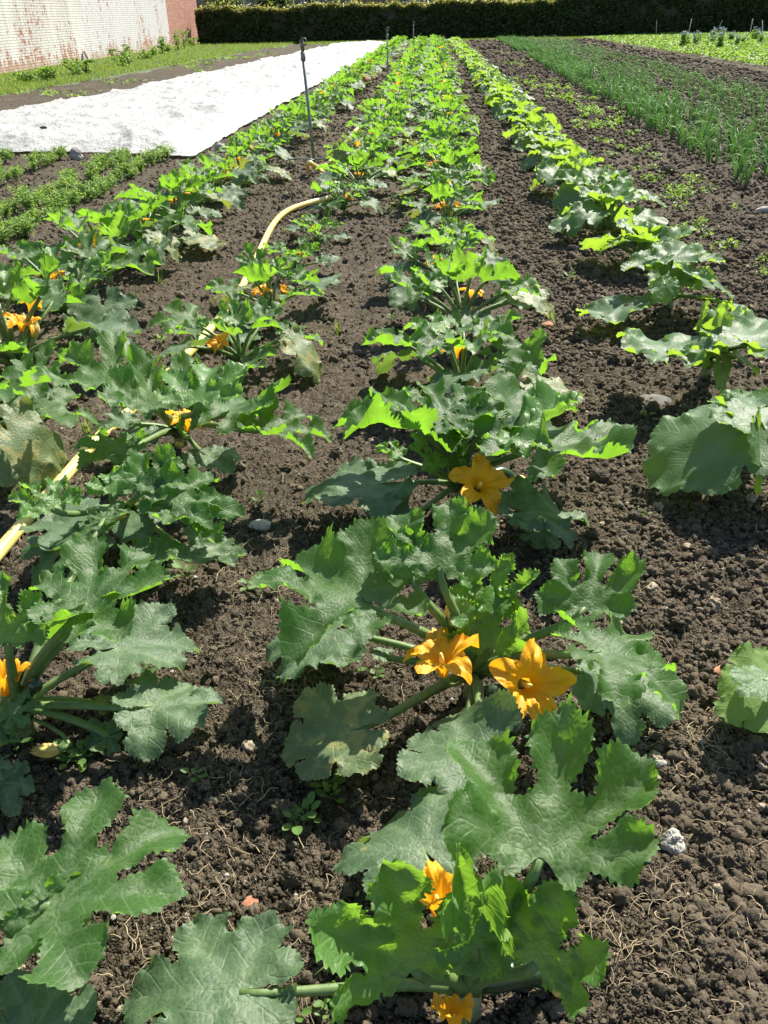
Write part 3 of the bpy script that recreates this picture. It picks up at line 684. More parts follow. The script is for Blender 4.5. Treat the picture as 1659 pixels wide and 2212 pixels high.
hero('courgette_plant', (292, 1150), 'courgette plant straddling the lower stretch of the yellow hose', GB, [
    ((240, 1065, .32), (275, 985, .38), 'y', .8, .4, .5, .0, .05, .0),
    ((300, 1062, .34), (375, 980, .40), 'u', .9, .4, .45, .1, .035, .2),
    ((372, 1085, .32), (455, 1010, .34), 'u', 1.0, .2, .42, .1, .03, .2),
    ((378, 1092, .30), (520, 1130, .24), 'm', .8, .0, .4, .3, .03, .0),
    ((112, 1098, .34), (45, 1035, .40), 'y', 1.1, .4, .5, .05, .05, .0),
    ((175, 1165, .25), (40, 1185, .20), 'm', 1.0, -.1, .12, .3, .02, .0),
    ((230, 1135, .20), (175, 1075, .15), 'o', 1.0, .0, .05, .1, .02, .0),
    ((440, 1195, .14), (530, 1190, .13), 'o', .95, .2, .35, .1, .03, .0),
    ((330, 1205, .22), (400, 1170, .22), 'm', 1.0, .1, .3, .1, .03, .0)],
    [((262, 1140, .16), (0, .05, 1), 'bud', 1.2)], seed=6)

hero('courgette_plant', (392, 965), 'courgette plant with tall bare stalks round one orange flower, beside the hose', GB, [
    ((222, 828, .42), (150, 770, .44), 'u', 1.1, .4, .5, .1, .03, .0),
    ((345, 880, .38), (320, 785, .44), 'u', 1.0, .45, .5, .0, .035, .0),
    ((430, 868, .44), (455, 770, .52), 'y', 1.1, .35, .4, .0, .03, .0),
    ((495, 886, .34), (560, 820, .36), 'm', 1.0, .25, .4, .15, .03, .2),
    ((582, 928, .30), (715, 935, .27), 'm', 1.0, .15, .42, .25, .03, .0),
    ((270, 912, .16), (205, 910, .17), 'o', .9, .1, .3, .2, .03, .0),
    ((265, 965, .20), (150, 960, .22), 'm', .7, .3, .5, .1, .03, -.3),
    ((290, 955, .12), (230, 945, .10), 'o', 1.2, .0, .05, .1, .02, .0),
    ((450, 985, .10), (500, 1010, .09), 'o', 1.0, .1, .1, .2, .03, .0),
    ((400, 940, .2), (372, 905, .27), 'y', .6, .4, .5, .0, .05, .0)],
    [((405, 930, .17), (.15, .15, 1), 'open', .95), ((395, 962, .08), (-.2, -.7, .4), 'bud', .9)], seed=7)

hero('squash_plant', (1640, 965), 'squash plant whose big matte leaf droops over bare soil at the right edge', GD, [
    ((1590, 925, .27), (1400, 1030, .10), 's', 1.05, -.1, .08, .10, .02, .0),
    ((1640, 955, .28), (1650, 1060, .10), 's', 1.0, -.1, .1, .2, .02, .0),
    ((1600, 915, .28), (1548, 862, .34), 's', .8, .4, .4, .0, .03, .2),
    ((1640, 905, .32), (1625, 838, .36), 's', 1.2, .1, .2, .1, .02, .0),
    ((1660, 890, .30), (1700, 860, .30), 's', 1.2, .1, .2, .1, .02, .0)], seed=8, cat='squash plant')
hero('squash_plant', (1526, 815), 'squash plant with upright lime young leaves, just behind the big drooping leaf', GD, [
    ((1440, 757, .28), (1405, 700, .31), 's', 1.1, .25, .35, .2, .03, .0),
    ((1440, 760, .27), (1352, 752, .24), 's', .6, .1, .3, .1, .03, .0),
    ((1520, 730, .28), (1500, 660, .42), 's', .8, .4, .4, .0, .03, .0),
    ((1550, 730, .28), (1568, 660, .42), 's', .8, .4, .4, .0, .03, .0),
    ((1560, 795, .16), (1568, 850, .05), 's', 1.0, .0, .1, .1, .02, .0),
    ((1616, 735, .30), (1650, 675, .34), 's', 1.0, .2, .3, .1, .03, .0),
    ((1620, 745, .28), (1690, 770, .22), 's', 1.0, .1, .2, .2, .03, .0),
    ((1590, 770, .2), (1640, 790, .15), 's', 1.0, .1, .2, .2, .03, .0),
    ((1510, 775, .2), (1500, 740, .28), 's', .7, .4, .4, .0, .04, .0)], seed=9, cat='squash plant')
hero('squash_plant', (1445, 665), 'squash plant with a grey-green leaf flopped left on a bare stalk', GD, [
    ((1437, 617, .28), (1450, 655, .20), 's', 1.5, -.1, .2, .2, .03, .0),
    ((1345, 664, .12), (1258, 700, .06), 's', .9, .2, .15, .1, .03, .0),
    ((1510, 598, .28), (1592, 620, .22), 's', 1.0, .1, .1, .2, .02, .0),
    ((1410, 560, .32), (1345, 585, .27), 's', .9, .1, .2, .1, .02, .0),
    ((1455, 560, .33), (1480, 525, .38), 's', 1.0, .2, .3, .0, .02, .0),
    ((1510, 560, .30), (1570, 560, .30), 's', .8, .1, .3, .1, .02, .0),
    ((1560, 650, .14), (1600, 655, .10), 's', 1.2, -.1, .2, .3, .04, .0),
    ((1470, 610, .24), (1440, 560, .30), 's', .9, .3, .4, .0, .03, .0)], seed=10, cat='squash plant')
hero('squash_plant', (1700, 1500), 'squash plant at the right edge, only one pale upturned leaf showing', GD, [
    ((1650, 1470, .10), (1570, 1545, .10), 's', .8, .0, .1, -.1, .02, 2.6),
    ((1650, 1470, .16), (1600, 1490, .17), 's', 1.0, .1, .1, .1, .02, .0)], seed=12, cat='squash plant', stem=False)

# ------------------------------------------------------------------ the rest of the rows
def template(kind, seed, lod):
    """list of leaves of one plant round the origin"""
    r = np.random.default_rng(seed*7+3); n = 11 if kind == 'c' else 10; out = []; a0 = r.uniform(0, 6.28)
    for i in range(n):
        az = a0+i*2.399+r.normal(0, .15); f = i/(n-1)           # 0 old .. 1 young
        if kind == 'c':
            pl = (.38-.12*f)*r.uniform(.85, 1.15); el = R_(13+60*f+r.normal(0, 7)); L = (.215-.06*f)*r.uniform(.82, 1.15)
            lk = 'd' if i == 0 else 'o' if f < .3 else 'y' if f > .85 else 'u' if f > .5 else 'm'; te = R_(-14+46*f+r.normal(0, 14))
            cup, pleat, bend = (.02, .12, .25) if lk in 'od' else (.2, .42, .15) if lk == 'm' else (r.uniform(.2, .8), .5, .0)
        else:
            pl = (.27-.10*f)*r.uniform(.85, 1.15); el = R_(22+52*f+r.normal(0, 6)); L = (.195-.06*f)*r.uniform(.9, 1.12); lk = 's'; te = R_(-28+60*f+r.normal(0, 10)); cup, pleat, bend = .05+.3*f, .10+.25*f, .25*(1-f)
        o = V3(math.cos(az), math.sin(az), 0); A = o*pl*math.cos(el)+V3(0, 0, .05+pl*math.sin(el)); az2 = az+r.normal(0, .3); o2 = V3(math.cos(az2), math.sin(az2), 0)
        B = A+L*(o2*math.cos(te)+V3(0, 0, math.sin(te))); out.append((A, B, lk, r.uniform(.9, 1.1), cup, pleat, bend, .035, r.normal(0, .15), seed*50+i))
    return out
def near_plant(kind, seed):
    nm = 'courgette_plant' if kind == 'c' else 'squash_plant'; root = empty(nm); b = V3(0, 0, 0); r = np.random.default_rng(seed)
    for A, B, lk, wid, cup, pl, be, ri, bk, sd_ in template(kind, seed, 0): put_leaf(root, b, A, B, lk, .026, .085, wid*.88, cup, pl, be, ri, bk, sd_, .013, .007)
    put_stem(root, b, .06, .022, seed)
    if kind == 'c':
        for q in range(1 if seed % 3 else 2):
            az = r.uniform(0, 6.28); P = V3(.10*math.cos(az), .10*math.sin(az)-.03, .16+.08*r.random()); put_flower(root, b, P, (.4*math.cos(az), .4*math.sin(az)-.25, .9), 'open' if q == 0 else 'half', .72, seed+q, az)
        az = r.uniform(0, 6.28); put_flower(root, b, V3(.09*math.cos(az), .09*math.sin(az), .13), (math.cos(az)*.5, math.sin(az)*.5, 1), 'bud', 1, seed)
    return root
def far_mesh(kind, seed):
    mb = MB(); b = V3(0, 0, 0); r = np.random.default_rng(seed)
    for A, B, lk, wid, cup, pl, be, ri, bk, sd_ in template(kind, seed, 1): put_leaf(None, b, A, B, lk, .075, .17, wid, cup, pl, be, ri, bk, sd_, .010, .007, merge=mb)
    for q in range(seed % 2 if kind == 'c' else 0):
        V, Q = flower_mesh(seed+q, 25, 5); az = r.uniform(0, 6.28); V = orient(V, (.1, -.5, .8))+V3(.13*math.cos(az), .13*math.sin(az), .27); mb.add(V, Q, None, dict(lc=np.zeros((len(V), 3)), flat=np.zeros((len(V), 3))), mi=5)
    return mb.me('courgette_plant' if kind == 'c' else 'squash_plant', [M['leaf'], M['old'], M['young'], M['squash'], M['stalk'], M['petal']])
def copy_tree(o, parent=None):
    c = o.copy(); COL.objects.link(c); c.parent = parent
    for ch in list(o.children): copy_tree(ch, c)
    return c
protoC = [near_plant('c', 20+i) for i in range(7)]; protoD = [near_plant('s', 40+i) for i in range(4)]
farC = [far_mesh('c', 60+i) for i in range(6)]; farD = [far_mesh('s', 70+i) for i in range(4)]
used = set()
ORD = ['first', 'second', 'third', 'fourth', 'fifth', 'sixth', 'seventh', 'eighth', 'ninth', 'tenth', 'eleventh', 'twelfth', 'thirteenth', 'fourteenth', 'fifteenth', 'sixteenth', 'seventeenth', 'eighteenth']
def place(root_list, k, x, y, sc, rz):
    p = root_list[k]
    o = p if id(p) not in used else copy_tree(p)
    used.add(id(p)); o.location = (x, y, 0); o.rotation_euler = (0, 0, rz); o.scale = (sc, sc, sc*random.uniform(.9, 1.1)); return o
ROWS = [  # x(y), kind, start, count already built, near positions, sizes, group, what, row phrase
    (lambda y: .13+.0*y, 'c', [3.5, 4.45, 5.35, 6.2, 7.1, 8.0, 8.85, 9.7, 10.6, 11.5, 12.4, 13.3], [1, 1.0, .9, .72, .85, .95, 1, 1, 1, 1, 1, 1], 3, GA, 'the middle row'),
    (lambda y: float(np.interp(y, [4, 5, 9, 12, 53], [-.93, -.92, -.74, -.68, -.66])), 'c', [3.95, 4.75, 5.75, 6.6, 7.75, 8.6, 9.5, 10.4, 11.3, 12.2, 13.1], [.92, .85, .58, .55, .68, .9, .95, 1, 1, 1, 1], 3, GB, 'the hose row'),
    (lambda y: float(np.interp(y, [3, 4, 6, 14, 53], [-1.85, -2.12, -2.15, -1.98, -1.80])), 'c', [3.0, 3.85, 4.7, 5.5, 6.3, 7.1, 7.9, 8.7, 9.5, 10.4, 11.3, 12.2, 13.1], [1.1, 1.25, 1.25, 1.2, 1.15, 1.05, 1, 1, 1, 1, 1, 1, 1], 0, GC, 'the fleece-side row'),
    (lambda y: 1.44-.006*y, 's', [5.85, 6.75, 7.6, 8.4, 9.2, 10, 10.8, 11.6, 12.4, 13.2], [1.15, 1.25, 1.2, 1.15, 1.1, 1.1, 1.1, 1.1, 1.1, 1.1], 4, GD, 'the squash row')]
for xf, kind, ys, ss, k0, grp, phr in ROWS:
    nm = 'courgette' if kind == 'c' else 'squash'
    for i, (y, s) in enumerate(zip(ys, ss)):
        pl = protoC if kind == 'c' else protoD
        o = place(pl, (i*3+len(grp)) % len(pl), xf(y)+random.uniform(-.05, .05), y, s, random.uniform(0, 6.28))
        tag(o, f'{ORD[i+k0]} {nm} plant from the camera in {phr}', nm+' plant', grp)
    y = 14.1; i = 0
    while y < 53:
        me = (farC if kind == 'c' else farD)[(i*5+len(grp)) % (6 if kind == 'c' else 4)]
        o = obj(me.name, me); s = random.uniform(.88, 1.08)*(1 if kind == 'c' else 1.05); o.location = (xf(y)+random.uniform(-.08, .08), y, 0); o.rotation_euler = (0, 0, random.uniform(0, 6.28)); o.scale = (s, s, s)
        zone = 'past the first sprinkler pole' if y < 19 else 'level with the second sprinkler pole' if y < 28 else 'past the second sprinkler pole' if y < 40 else 'near the hedge'
        tag(o, f'small leafy {nm} plant in {phr}, {zone}', nm+' plant', grp); y += random.uniform(.78, .98) if kind == 'c' else random.uniform(.7, .85); i += 1
for p in protoC+protoD:
    if id(p) not in used:
        for c in p.children_recursive: bpy.data.objects.remove(c)
        bpy.data.objects.remove(p)

# ------------------------------------------------------------------ fleece
def fleece():
    nx, ny = 150, 460; a, b, c, d = [np.array(p) for p in ((-9.2, 11.9), (-3.05, 11.35), (-2.35, 52.8), (-5.0, 52.8))]
    s, t = np.meshgrid(np.linspace(0, 1, nx), np.linspace(0, 1, ny)**1.25, indexing='xy')
    P = (1-t)[..., None]*((1-s)[..., None]*a+s[..., None]*b)+t[..., None]*((1-s)[..., None]*d+s[..., None]*c)
    P[..., 0] += (1-s)*(np.interp(P[..., 1], [11.5, 14, 17.3, 21.3, 30, 42.8, 53], [-9.3, -8.9, -8.3, -7.5, -6.7, -5.8, -5.0])-((1-t)*a[0]+t*d[0]))
    X, Y = P[..., 0], P[..., 1]; ex = np.minimum(s, 1-s)*5.2; ey = np.minimum(t, 1-t)*41; e = np.clip(np.minimum(ex, ey)/.6, 0, 1)
    we = (1-np.clip(np.minimum(ex, ey)/.8, 0, 1)); wob = .34*fbm(X, Y, .9, 3, .6, 21)
    X = X+we*wob*np.where(s < .5, 1, .5); Y = Y+we*np.where(t < .2, .45*fbm(P[..., 0], P[..., 1]*.3, .9, 2, .5, 33), 0)
    rid = 1-2*np.abs(fbm(X*.8+Y*.35, Y*.5-X*.3, 1.7, 3, .55, 40)); rid2 = 1-2*np.abs(fbm(X+Y*.2, Y*.9, 4.5, 3, .6, 44))
    Z = .03+e*(.11+.10*fbm(X, Y, .8, 2, .5, 50))+(.25+.75*e)*(.055*np.clip(rid, 0, 1)**3+.035*np.clip(rid2, 0, 1)**2.5)
    V = np.dstack([X, Y, Z]).reshape(-1, 3); i, j = np.meshgrid(np.arange(ny-1), np.arange(nx-1), indexing='ij'); q = i*nx+j
    o = obj('crop_fleece', mesh('crop_fleece', V, [np.stack([q, q+1, q+nx+1, q+nx], -1).reshape(-1, 4)], M['fleece']))
    tag(o, 'long wrinkled sheet of white horticultural fleece covering the bed beside the wall', 'fleece')
fleece()

# ------------------------------------------------------------------ hose and sprinklers
def hose(pts, r, mat, label, n=8):
    C = spline(pts, n); S = tube(C, r, 12); tag(MB().add(*S).build('garden_hose', M[mat]), label, 'hose', 'yellow hoses')
hp = [(-60, 1260), (0, 1190), (70, 1108), (140, 1030), (215, 945), (290, 880), (380, 790), (440, 728), (515, 632), (555, 555), (590, 485), (622, 455), (668, 438), (715, 425), (728, 402), (705, 378), (690, 366)]
pts = [G(u, v, .035) for u, v in hp]+[G(676, 355, .13), G(668, 352, .16), G(664, 358, .10), G(668, 366, .05)]
hose(pts, .024, 'hose', 'faded yellow hose winding from the left edge to the first sprinkler pole')
pts = [G(683, 362, .06), G(703, 357, .04), G(722, 340, .04), G(752, 300, .04), G(786, 262, .04), G(806, 232, .04), G(820, 208, .04), G(834, 191, .05)]
hose(pts, .024, 'hose', 'yellow hose running from the first sprinkler pole to the second')
def sprinkler(x, y, label, lean, tall=1.26, rz=0.0, s=1.0):
    t = empty('sprinkler_stand', (x, y, 0), rz); tag(t, label, 'sprinkler', 'sprinkler poles along the hose row')
    top = V3(lean[0], lean[1], tall-.17)
    MB().add(*tube([V3(0, 0, 0), top*.5, top], [.019, .018, .017], 10)).build('pole', M['steel'], t)
    MB().add(*tube([top-V3(0, 0, .03), top+V3(0, 0, .06)], [.027, .027], 10)).build('coupling', M['steel'], t)
    h = MB(); h.add(*tube([top+V3(0, 0, .05), top+V3(0, 0, .11), top+V3(0, 0, .18)], [.016, .022, .014], 10))
    h.add(*tube([top+V3(-.02, 0, .11), top+V3(.045, -.01, .135)], [.014, .009], 8)); hd = h.build('sprinkler_head', M['brass'], t)
    a = MB(); a.add(*tube([top+V3(-.04, 0, .14), top+V3(0, 0, .19), top+V3(.035, 0, .185), top+V3(.05, 0, .15)], .009, 6)); a.build('swing_arm', M['brass'], hd)
    for k in range(3):
        az = R_((178, -4, -95)[k]); o = V3(math.cos(az), math.sin(az), 0)
        MB().add(*tube(spline([V3(0, 0, .09), o*.16+V3(0, 0, .10), o*.31+V3(0, 0, .085), o*.335+V3(0, 0, .05), o*.34+V3(0, 0, -.02)], 3), .008, 7)).build('foot_leg', M['steel'], t)
    MB().add(*tube([V3(-.04, -.03, .10), V3(-.045, -.04, .03)], [.018, .012], 8)).build('drain_tap', M['whiteplastic'], t)
for (u, v), tl, ln, lb in [((680, 362), 1.30, (-.06, 0, 0), 'nearest grey sprinkler pole on a low three-legged foot'), ((838, 190), 1.22, (0, 0, 0), 'second sprinkler pole, by the tip of the fleece row'), ((893, 118), 1.18, (0, 0, 0), 'third slim sprinkler pole, standing before the dark hedge'), ((908, 99), .55, (0, 0, 0), 'short far sprinkler stub near the end of the rows')]:
    g = G(u, v); sprinkler(g[0], g[1], lb, ln, tl)

# ------------------------------------------------------------------ left wall of limewashed brick
def wall():
    a, b = V3(-13.25, 18.6, 0), V3(-14.92, 60.5, 0); d = (b-a)/np.linalg.norm(b-a); Lw = np.linalg.norm(b-a)
    root = empty('garden_wall', a, math.atan2(d[1], d[0])); tag(root, 'tall old brick wall with flaking whitewash down the left side', 'wall')
    V, Q = box(0, Lw, .012, .42, -.3, 3.3); MB().add(V, Q).build('wall_core', M['brick'], root, False)
    V, Q = box(-.03, Lw+.03, -.06, .48, 3.3, 3.42); MB().add(V, Q).build('coping', M['coping'], root, False)
    bx, bq = box(-.5, .5, -.5, .5, -.5, .5); bm = mesh('brick', bx, [bq], M['brick'], False)
    cand = []; c = 0
    z = .0
    while z < 3.22:
        x = -.12*(c % 2); k = 0
        while x < Lw-.05:
            l = .222 if (k+c) % 3 else .112
            cand.append((max(x, 0), min(x+l, Lw), z)); x += l+.012; k += 1
        z += .081; c += 1
    i0 = lambda q: a+d*((q[0]+q[1])/2)
    near = sorted([q for q in cand if i0(q)[1] > 28.6 and q[2] < 2.25], key=lambda q: i0(q)[1])[:300]; ns = set(near); rest = MB()
    for q in cand:
        pr = .003+.006*rng.random(); w_ = (q[1]-q[0]); cx = (q[0]+q[1])/2
        if q in ns:
            o = obj('brick', bm, root); o.location = (cx, .035-pr, q[2]+.0345); o.scale = (w_, .07, .069)
        else:
            V, Q = box(q[0], q[1], -pr, .07-pr, q[2], q[2]+.069); rest.add(V, Q[[0, 1, 2, 4, 5]])
    rest.build('brickwork', M['brick'], root, False, 'stuff')
wall()
t = empty('leaning_slab', (-13.75, 37.2, 0), 0); tag(t, 'narrow grey slab leaning against the whitewashed wall', 'slab')
V, Q = box(-.04, .04, -.13, .13, 0, .52); V[:, 0] -= V[:, 2]*.25; V[:, 1] += V[:, 2]*-.12; V[4:, 2] += (V[4:, 1]*.5)
MB().add(V, Q).build('slab', M['coping'], t, False)

# ------------------------------------------------------------------ hedges
def hedge(name, x0, x1, yf0, yf1, depth, hf, n, label, lit_new):
    root = empty(name, ((x0+x1)/2, (yf0+yf1)/2, 0)); o3 = np.array(root.location); tag(root, label, 'hedge')
    m = 40; xs = np.linspace(x0, x1, m); V = []
    for x in xs:
        yf = yf0+(yf1-yf0)*(x-x0)/(x1-x0); h = hf(x)-.16
        V += [(x, yf+.22, 0), (x, yf+.18, h), (x, yf+depth-.2, h), (x, yf+depth-.2, 0)]
    V = np.array(V)-o3; Q = [(i*4+k, (i+1)*4+k, (i+1)*4+(k+1) % 4, i*4+(k+1) % 4) for i in range(m-1) for k in range(4)]+[(3, 2, 1, 0), (m*4-4, m*4-3, m*4-2, m*4-1)]
    MB().add(V, Q).build('branches', M['twig'], root)
    x = rng.uniform(x0, x1, n); yf = yf0+(yf1-yf0)*(x-x0)/(x1-x0); H = np.array([hf(q) for q in x]); face = rng.random(n) < .62
    bul = .16*fbm(x, H*0, 1.1, 3, .5, 5)
    z = np.where(face, H*rng.random(n)**.85, H+rng.normal(0, .05, n)+.12*fbm(x, x*0, 2.2, 3)); bul2 = .40*fbm(x, z, 1.6, 3, .6, 8)
    y = np.where(face, yf-bul-bul2+rng.exponential(.09, n), yf+rng.random(n)*depth)
    spr = rng.random(n) < .06; z = np.where(spr & ~face, z+rng.exponential(.12, n), z)
    V, T, r = leaflets(np.column_stack([x, y, z])-o3, rng.uniform(.09, .20, n), .35)
    new = np.repeat(np.clip((z-(H-.22))/.22, 0, 1)*(rng.random(n) < .62)*lit_new, 4)  # top leaves tinted: new growth plus a sunlit rim put into the colour
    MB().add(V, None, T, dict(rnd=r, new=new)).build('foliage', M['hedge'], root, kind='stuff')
hedge('clipped_hedge', -14.35, 7.7, 57.4, 57.9, 1.3, lambda x: 1.80+.007*(x+14)+.07*math.sin(x*.8)+.05*math.sin(x*2.3)+.05*math.sin(x*5.1+1), 52000, 'long clipped hedge with bronze new growth painted sunlit on top across the garden end', 1.0)
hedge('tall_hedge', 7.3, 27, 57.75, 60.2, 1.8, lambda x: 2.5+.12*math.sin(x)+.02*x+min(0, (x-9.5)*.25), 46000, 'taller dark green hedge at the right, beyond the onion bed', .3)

# ------------------------------------------------------------------ house beyond the hedge
def house():
    root = empty('stone_house', (-7, 76, 0)); tag(root, 'stone house with white framed windows rising behind the clipped hedge', 'house')
    V, Q = box(-13, 11.5, 0, 8, 0, 5.6); MB().add(V, Q).build('wall', M['rubble'], root, False)
    Vr = np.array([(-13.4, -.4, 5.6), (11.9, -.4, 5.6), (11.9, 8.4, 5.6), (-13.4, 8.4, 5.6), (-13.4, 4, 9), (11.9, 4, 9)]); rf = MB().add(Vr, [(0, 1, 5, 4), (2, 3, 4, 5)], [(3, 0, 4), (1, 2, 5), ]).build('roof', M['roof'], root, False)
    for cx, wd in ((-8.4, 1.0), (-2.6, 1.2), (-6.0, .9), (8.4, 1.0)):
        fr = MB()
        for x0, x1, z0, z1 in ((cx-wd/2, cx+wd/2, 1.25, 1.35), (cx-wd/2, cx+wd/2, 2.95, 3.05), (cx-wd/2, cx-wd/2+.1, 1.35, 2.95), (cx+wd/2-.1, cx+wd/2, 1.35, 2.95), (cx-.04, cx+.04, 1.35, 2.95)):
            V, Q = box(x0, x1, -.09, .02, z0, z1); fr.add(V, Q)
        f = fr.build('window', M['frame'], root, False); V, Q = box(cx-wd/2+.05, cx+wd/2-.05, -.035, .01, 1.3, 3.0); MB().add(V, Q).build('pane', M['glass'], f, False)
    V, Q = box(5.0, 5.9, -.08, .02, 0, 2.6); MB().add(V, Q).build('door', M['bluepaint'], root, False)
house()
t = empty('board_fence', (-4.95, 72, 0)); tag(t, 'short run of brown upright boards behind the hedge', 'fence')
V, Q = box(-.14, .14, -.012, .012, 0, 2.5); bm = mesh('board', V, [Q], M['wood'], False)
for i in range(7):
    o = obj('board', bm, t); o.location = ((i-3)*.30, 0, random.uniform(-.12, .06))
for zz in (.5, 2.0):
    V, Q = box(-1.1, 1.1, .014, .06, zz, zz+.08); MB().add(V, Q).build('rail', M['wood'], t, False)
def bush(name, x, y, h, rad, n, label, mat='hedge', cat='shrub', base=.25, size=(.08, .18), group=None):
    t = empty(name, (x, y, 0)); tag(t, label, cat, group)
    for k in range(3): az = k*2.1; MB().add(*tube([V3(0, 0, -.02), V3(.25*rad*math.cos(az), .25*rad*math.sin(az), h*.45), V3(.5*rad*math.cos(az), .5*rad*math.sin(az), h*.85)], [.03*h/2+.006, .02*h/2+.004, .003], 6)).build('stem', M['twig'], t)
    nl = 9; c = rng.normal(size=(nl, 3))*np.array([.45, .45, .28])*np.array([rad, rad, h])+V3(0, 0, h*.6); k = rng.integers(0, nl, n); P = c[k]+rng.normal(size=(n, 3))*np.array([rad*.28, rad*.28, h*.16]); P[:, 2] = np.clip(P[:, 2], h*base*.3, h*1.08)
    V, T, r = leaflets(P, rng.uniform(*size, n), .3); MB().add(V, None, T, dict(rnd=r, new=np.zeros(len(V)))).build('foliage', M[mat], t, kind='stuff'); return t
for x, y, h, rad, lb in [(-15.2, 69, 4.2, 1.6, 'dark shrub left of the house behind the hedge'), (-11.4, 68, 2.9, 1.0, 'rounded green shrub before the stone house'), (3.2, 67, 2.7, 1.3, 'pale leafy shrub right of the blue door'), (6.6, 66, 3.4, 1.5, 'green shrub where the low hedge meets the tall one'), (10.5, 70, 5, 2.4, 'broad tree behind the tall hedge')]:
    bush('garden_shrub', x, y, h, rad, 3500, lb, size=(.12, .28))

# weeds at the foot of the wall
for i, (u, v, h, rad) in enumerate([(110, 178, .5, .5), (160, 168, .62, .4), (190, 165, .55, .35), (268, 148, .75, .45), (280, 145, .9, .3), (310, 132, .5, .5), (335, 124, .55, .5), (352, 120, .95, .35), (385, 112, 1.25, .45), (400, 108, 1.1, .5), (60, 182, .35, .4), (420, 102, .6, .5), (365, 116, .5, .4)]):
    g = G(u, v); bush('wall_weed', g[0], g[1], h*.72, rad*.62, 230, ['ragged green weed clump growing at the foot of the whitewashed wall', 'tall leafy weed against the red brick end of the wall'][v < 113], 'weed', 'weed', .2, (.06, .13), 'weeds along the wall foot')

# ------------------------------------------------------------------ carrots
def feathery(n, h, rad):
    mb = MB()
    for i in range(n):
        az = rng.uniform(0, 6.28); ln = rng.uniform(.1, 1); hh = h*rng.uniform(.6, 1.1); o = V3(math.cos(az), math.sin(az), 0); C = bez(V3(0, 0, 0), o*rad*.15*ln+V3(0, 0, hh*.5), o*rad*.5*ln+V3(0, 0, hh*.9), o*rad*ln+V3(0, 0, hh*.95), 5)
        S = tube(C, [.003, .003, .0025, .002, .0015], 3, cap=False); mb.add(S[0], S[1], None, dict(rnd=np.full(len(S[0]), .3)))
        t = rng.uniform(.3, 1, 30); P = np.array([C[min(4, int(q*4))]*(1-(q*4) % 1)+C[min(4, int(q*4)+1)]*((q*4) % 1) for q in t])+rng.normal(0, .016, (30, 3))
        V, T, r = leaflets(P, rng.uniform(.010, .022, 30), .4, .2, None, 3.2); mb.add(V, None, T, dict(rnd=r))
    return mb.me('carrot_plant', M['carrot'])
cm = [feathery(12, .17, .13), feathery(11, .15, .12), feathery(13, .19, .14), feathery(9, .12, .10)]
def carrot(x, y, s):
    o = obj('carrot_plant', random.choice(cm)); o.location = (x, y, .0); o.rotation_euler = (0, 0, random.uniform(0, 6.28)); o.scale = (s, s, s)
    nr = 'in the row nearest the courgettes' if x > -3.62 else 'in the second row' if x > -4.05 else 'in the leftmost row'
    zz = 'nearest the camera' if y < 7.5 else 'nearer the courgettes' if y < 8.7 else 'midway along the row' if y < 10 else 'touching the fleece' if y > 10.8 else 'just before the fleece'
    tag(o, f'feathery carrot top {nr}, {zz}', 'carrot plant', 'carrot plants before the fleece')
for x0, x1, dens in ((-3.38, -3.40, .105), (-3.82, -3.80, .12), (-4.55, -4.75, .13), (-5.25, -5.4, .12)):
    y = 6.4
    while y < 11.25:
        if random.random() < .9: carrot(x0+(x1-x0)*(y-6.4)/5+random.uniform(-.08, .08), y, random.uniform(.75, 1.15))
        y += dens*random.uniform(.7, 1.4)
# ------------------------------------------------------------------ onions
def onionmesh(seed, n, h, bent):
    r = np.random.default_rng(seed); mb = MB()
    for i in range(n):
        az = r.uniform(0, 6.28); ln = r.uniform(.15, .55); hh = h*r.uniform(.6, 1.1); o = V3(math.cos(az), math.sin(az), 0); fl = r.random() < bent
        tip = o*hh*(ln+.35*fl)+V3(0, 0, hh*(.55 if fl else .95)); C = bez(o*.006, o*hh*.08*ln+V3(0, 0, hh*.4), o*hh*ln*.5+V3(0, 0, hh*(1.02 if fl else .75)), tip, 6)
        S = tube(C, np.array([.0055, .007, .007, .006, .0045, .001])*(h/.4)**.5, 4, cap=False); mb.add(S[0], S[1], None, dict(rnd=np.full(len(S[0]), r.random())))
    return mb.me('onion_plant', M['onion'])
om = [onionmesh(i, 5+i % 4, .40, .5) for i in range(7)]; os_ = [onionmesh(20+i, 3+i % 3, .33, .55) for i in range(5)]
cand = []
for k, (x0, dn, ml) in enumerate([(3.12, .17, om), (3.46, .18, om), (3.82, .19, om), (4.45, .25, os_), (4.86, .25, os_), (5.28, .26, os_), (5.7, .27, os_), (6.15, .28, os_)]):
    y = 8.0+max(0, (x0-3.1)*1.6)*.6
    while y < 54:
        if fbm(np.array([x0*3.]), np.array([y]), .55, 2, .5, 61)[0] > -.28: cand.append((x0+(.012*(y-8))*(1 if k < 3 else 1.0)+random.uniform(-.06, .06), y, ml, k))
        y += dn*random.uniform(.6, 1.5)
cand.sort(key=lambda q: q[1]); seen = [q for q in cand if True]
mb = MB()
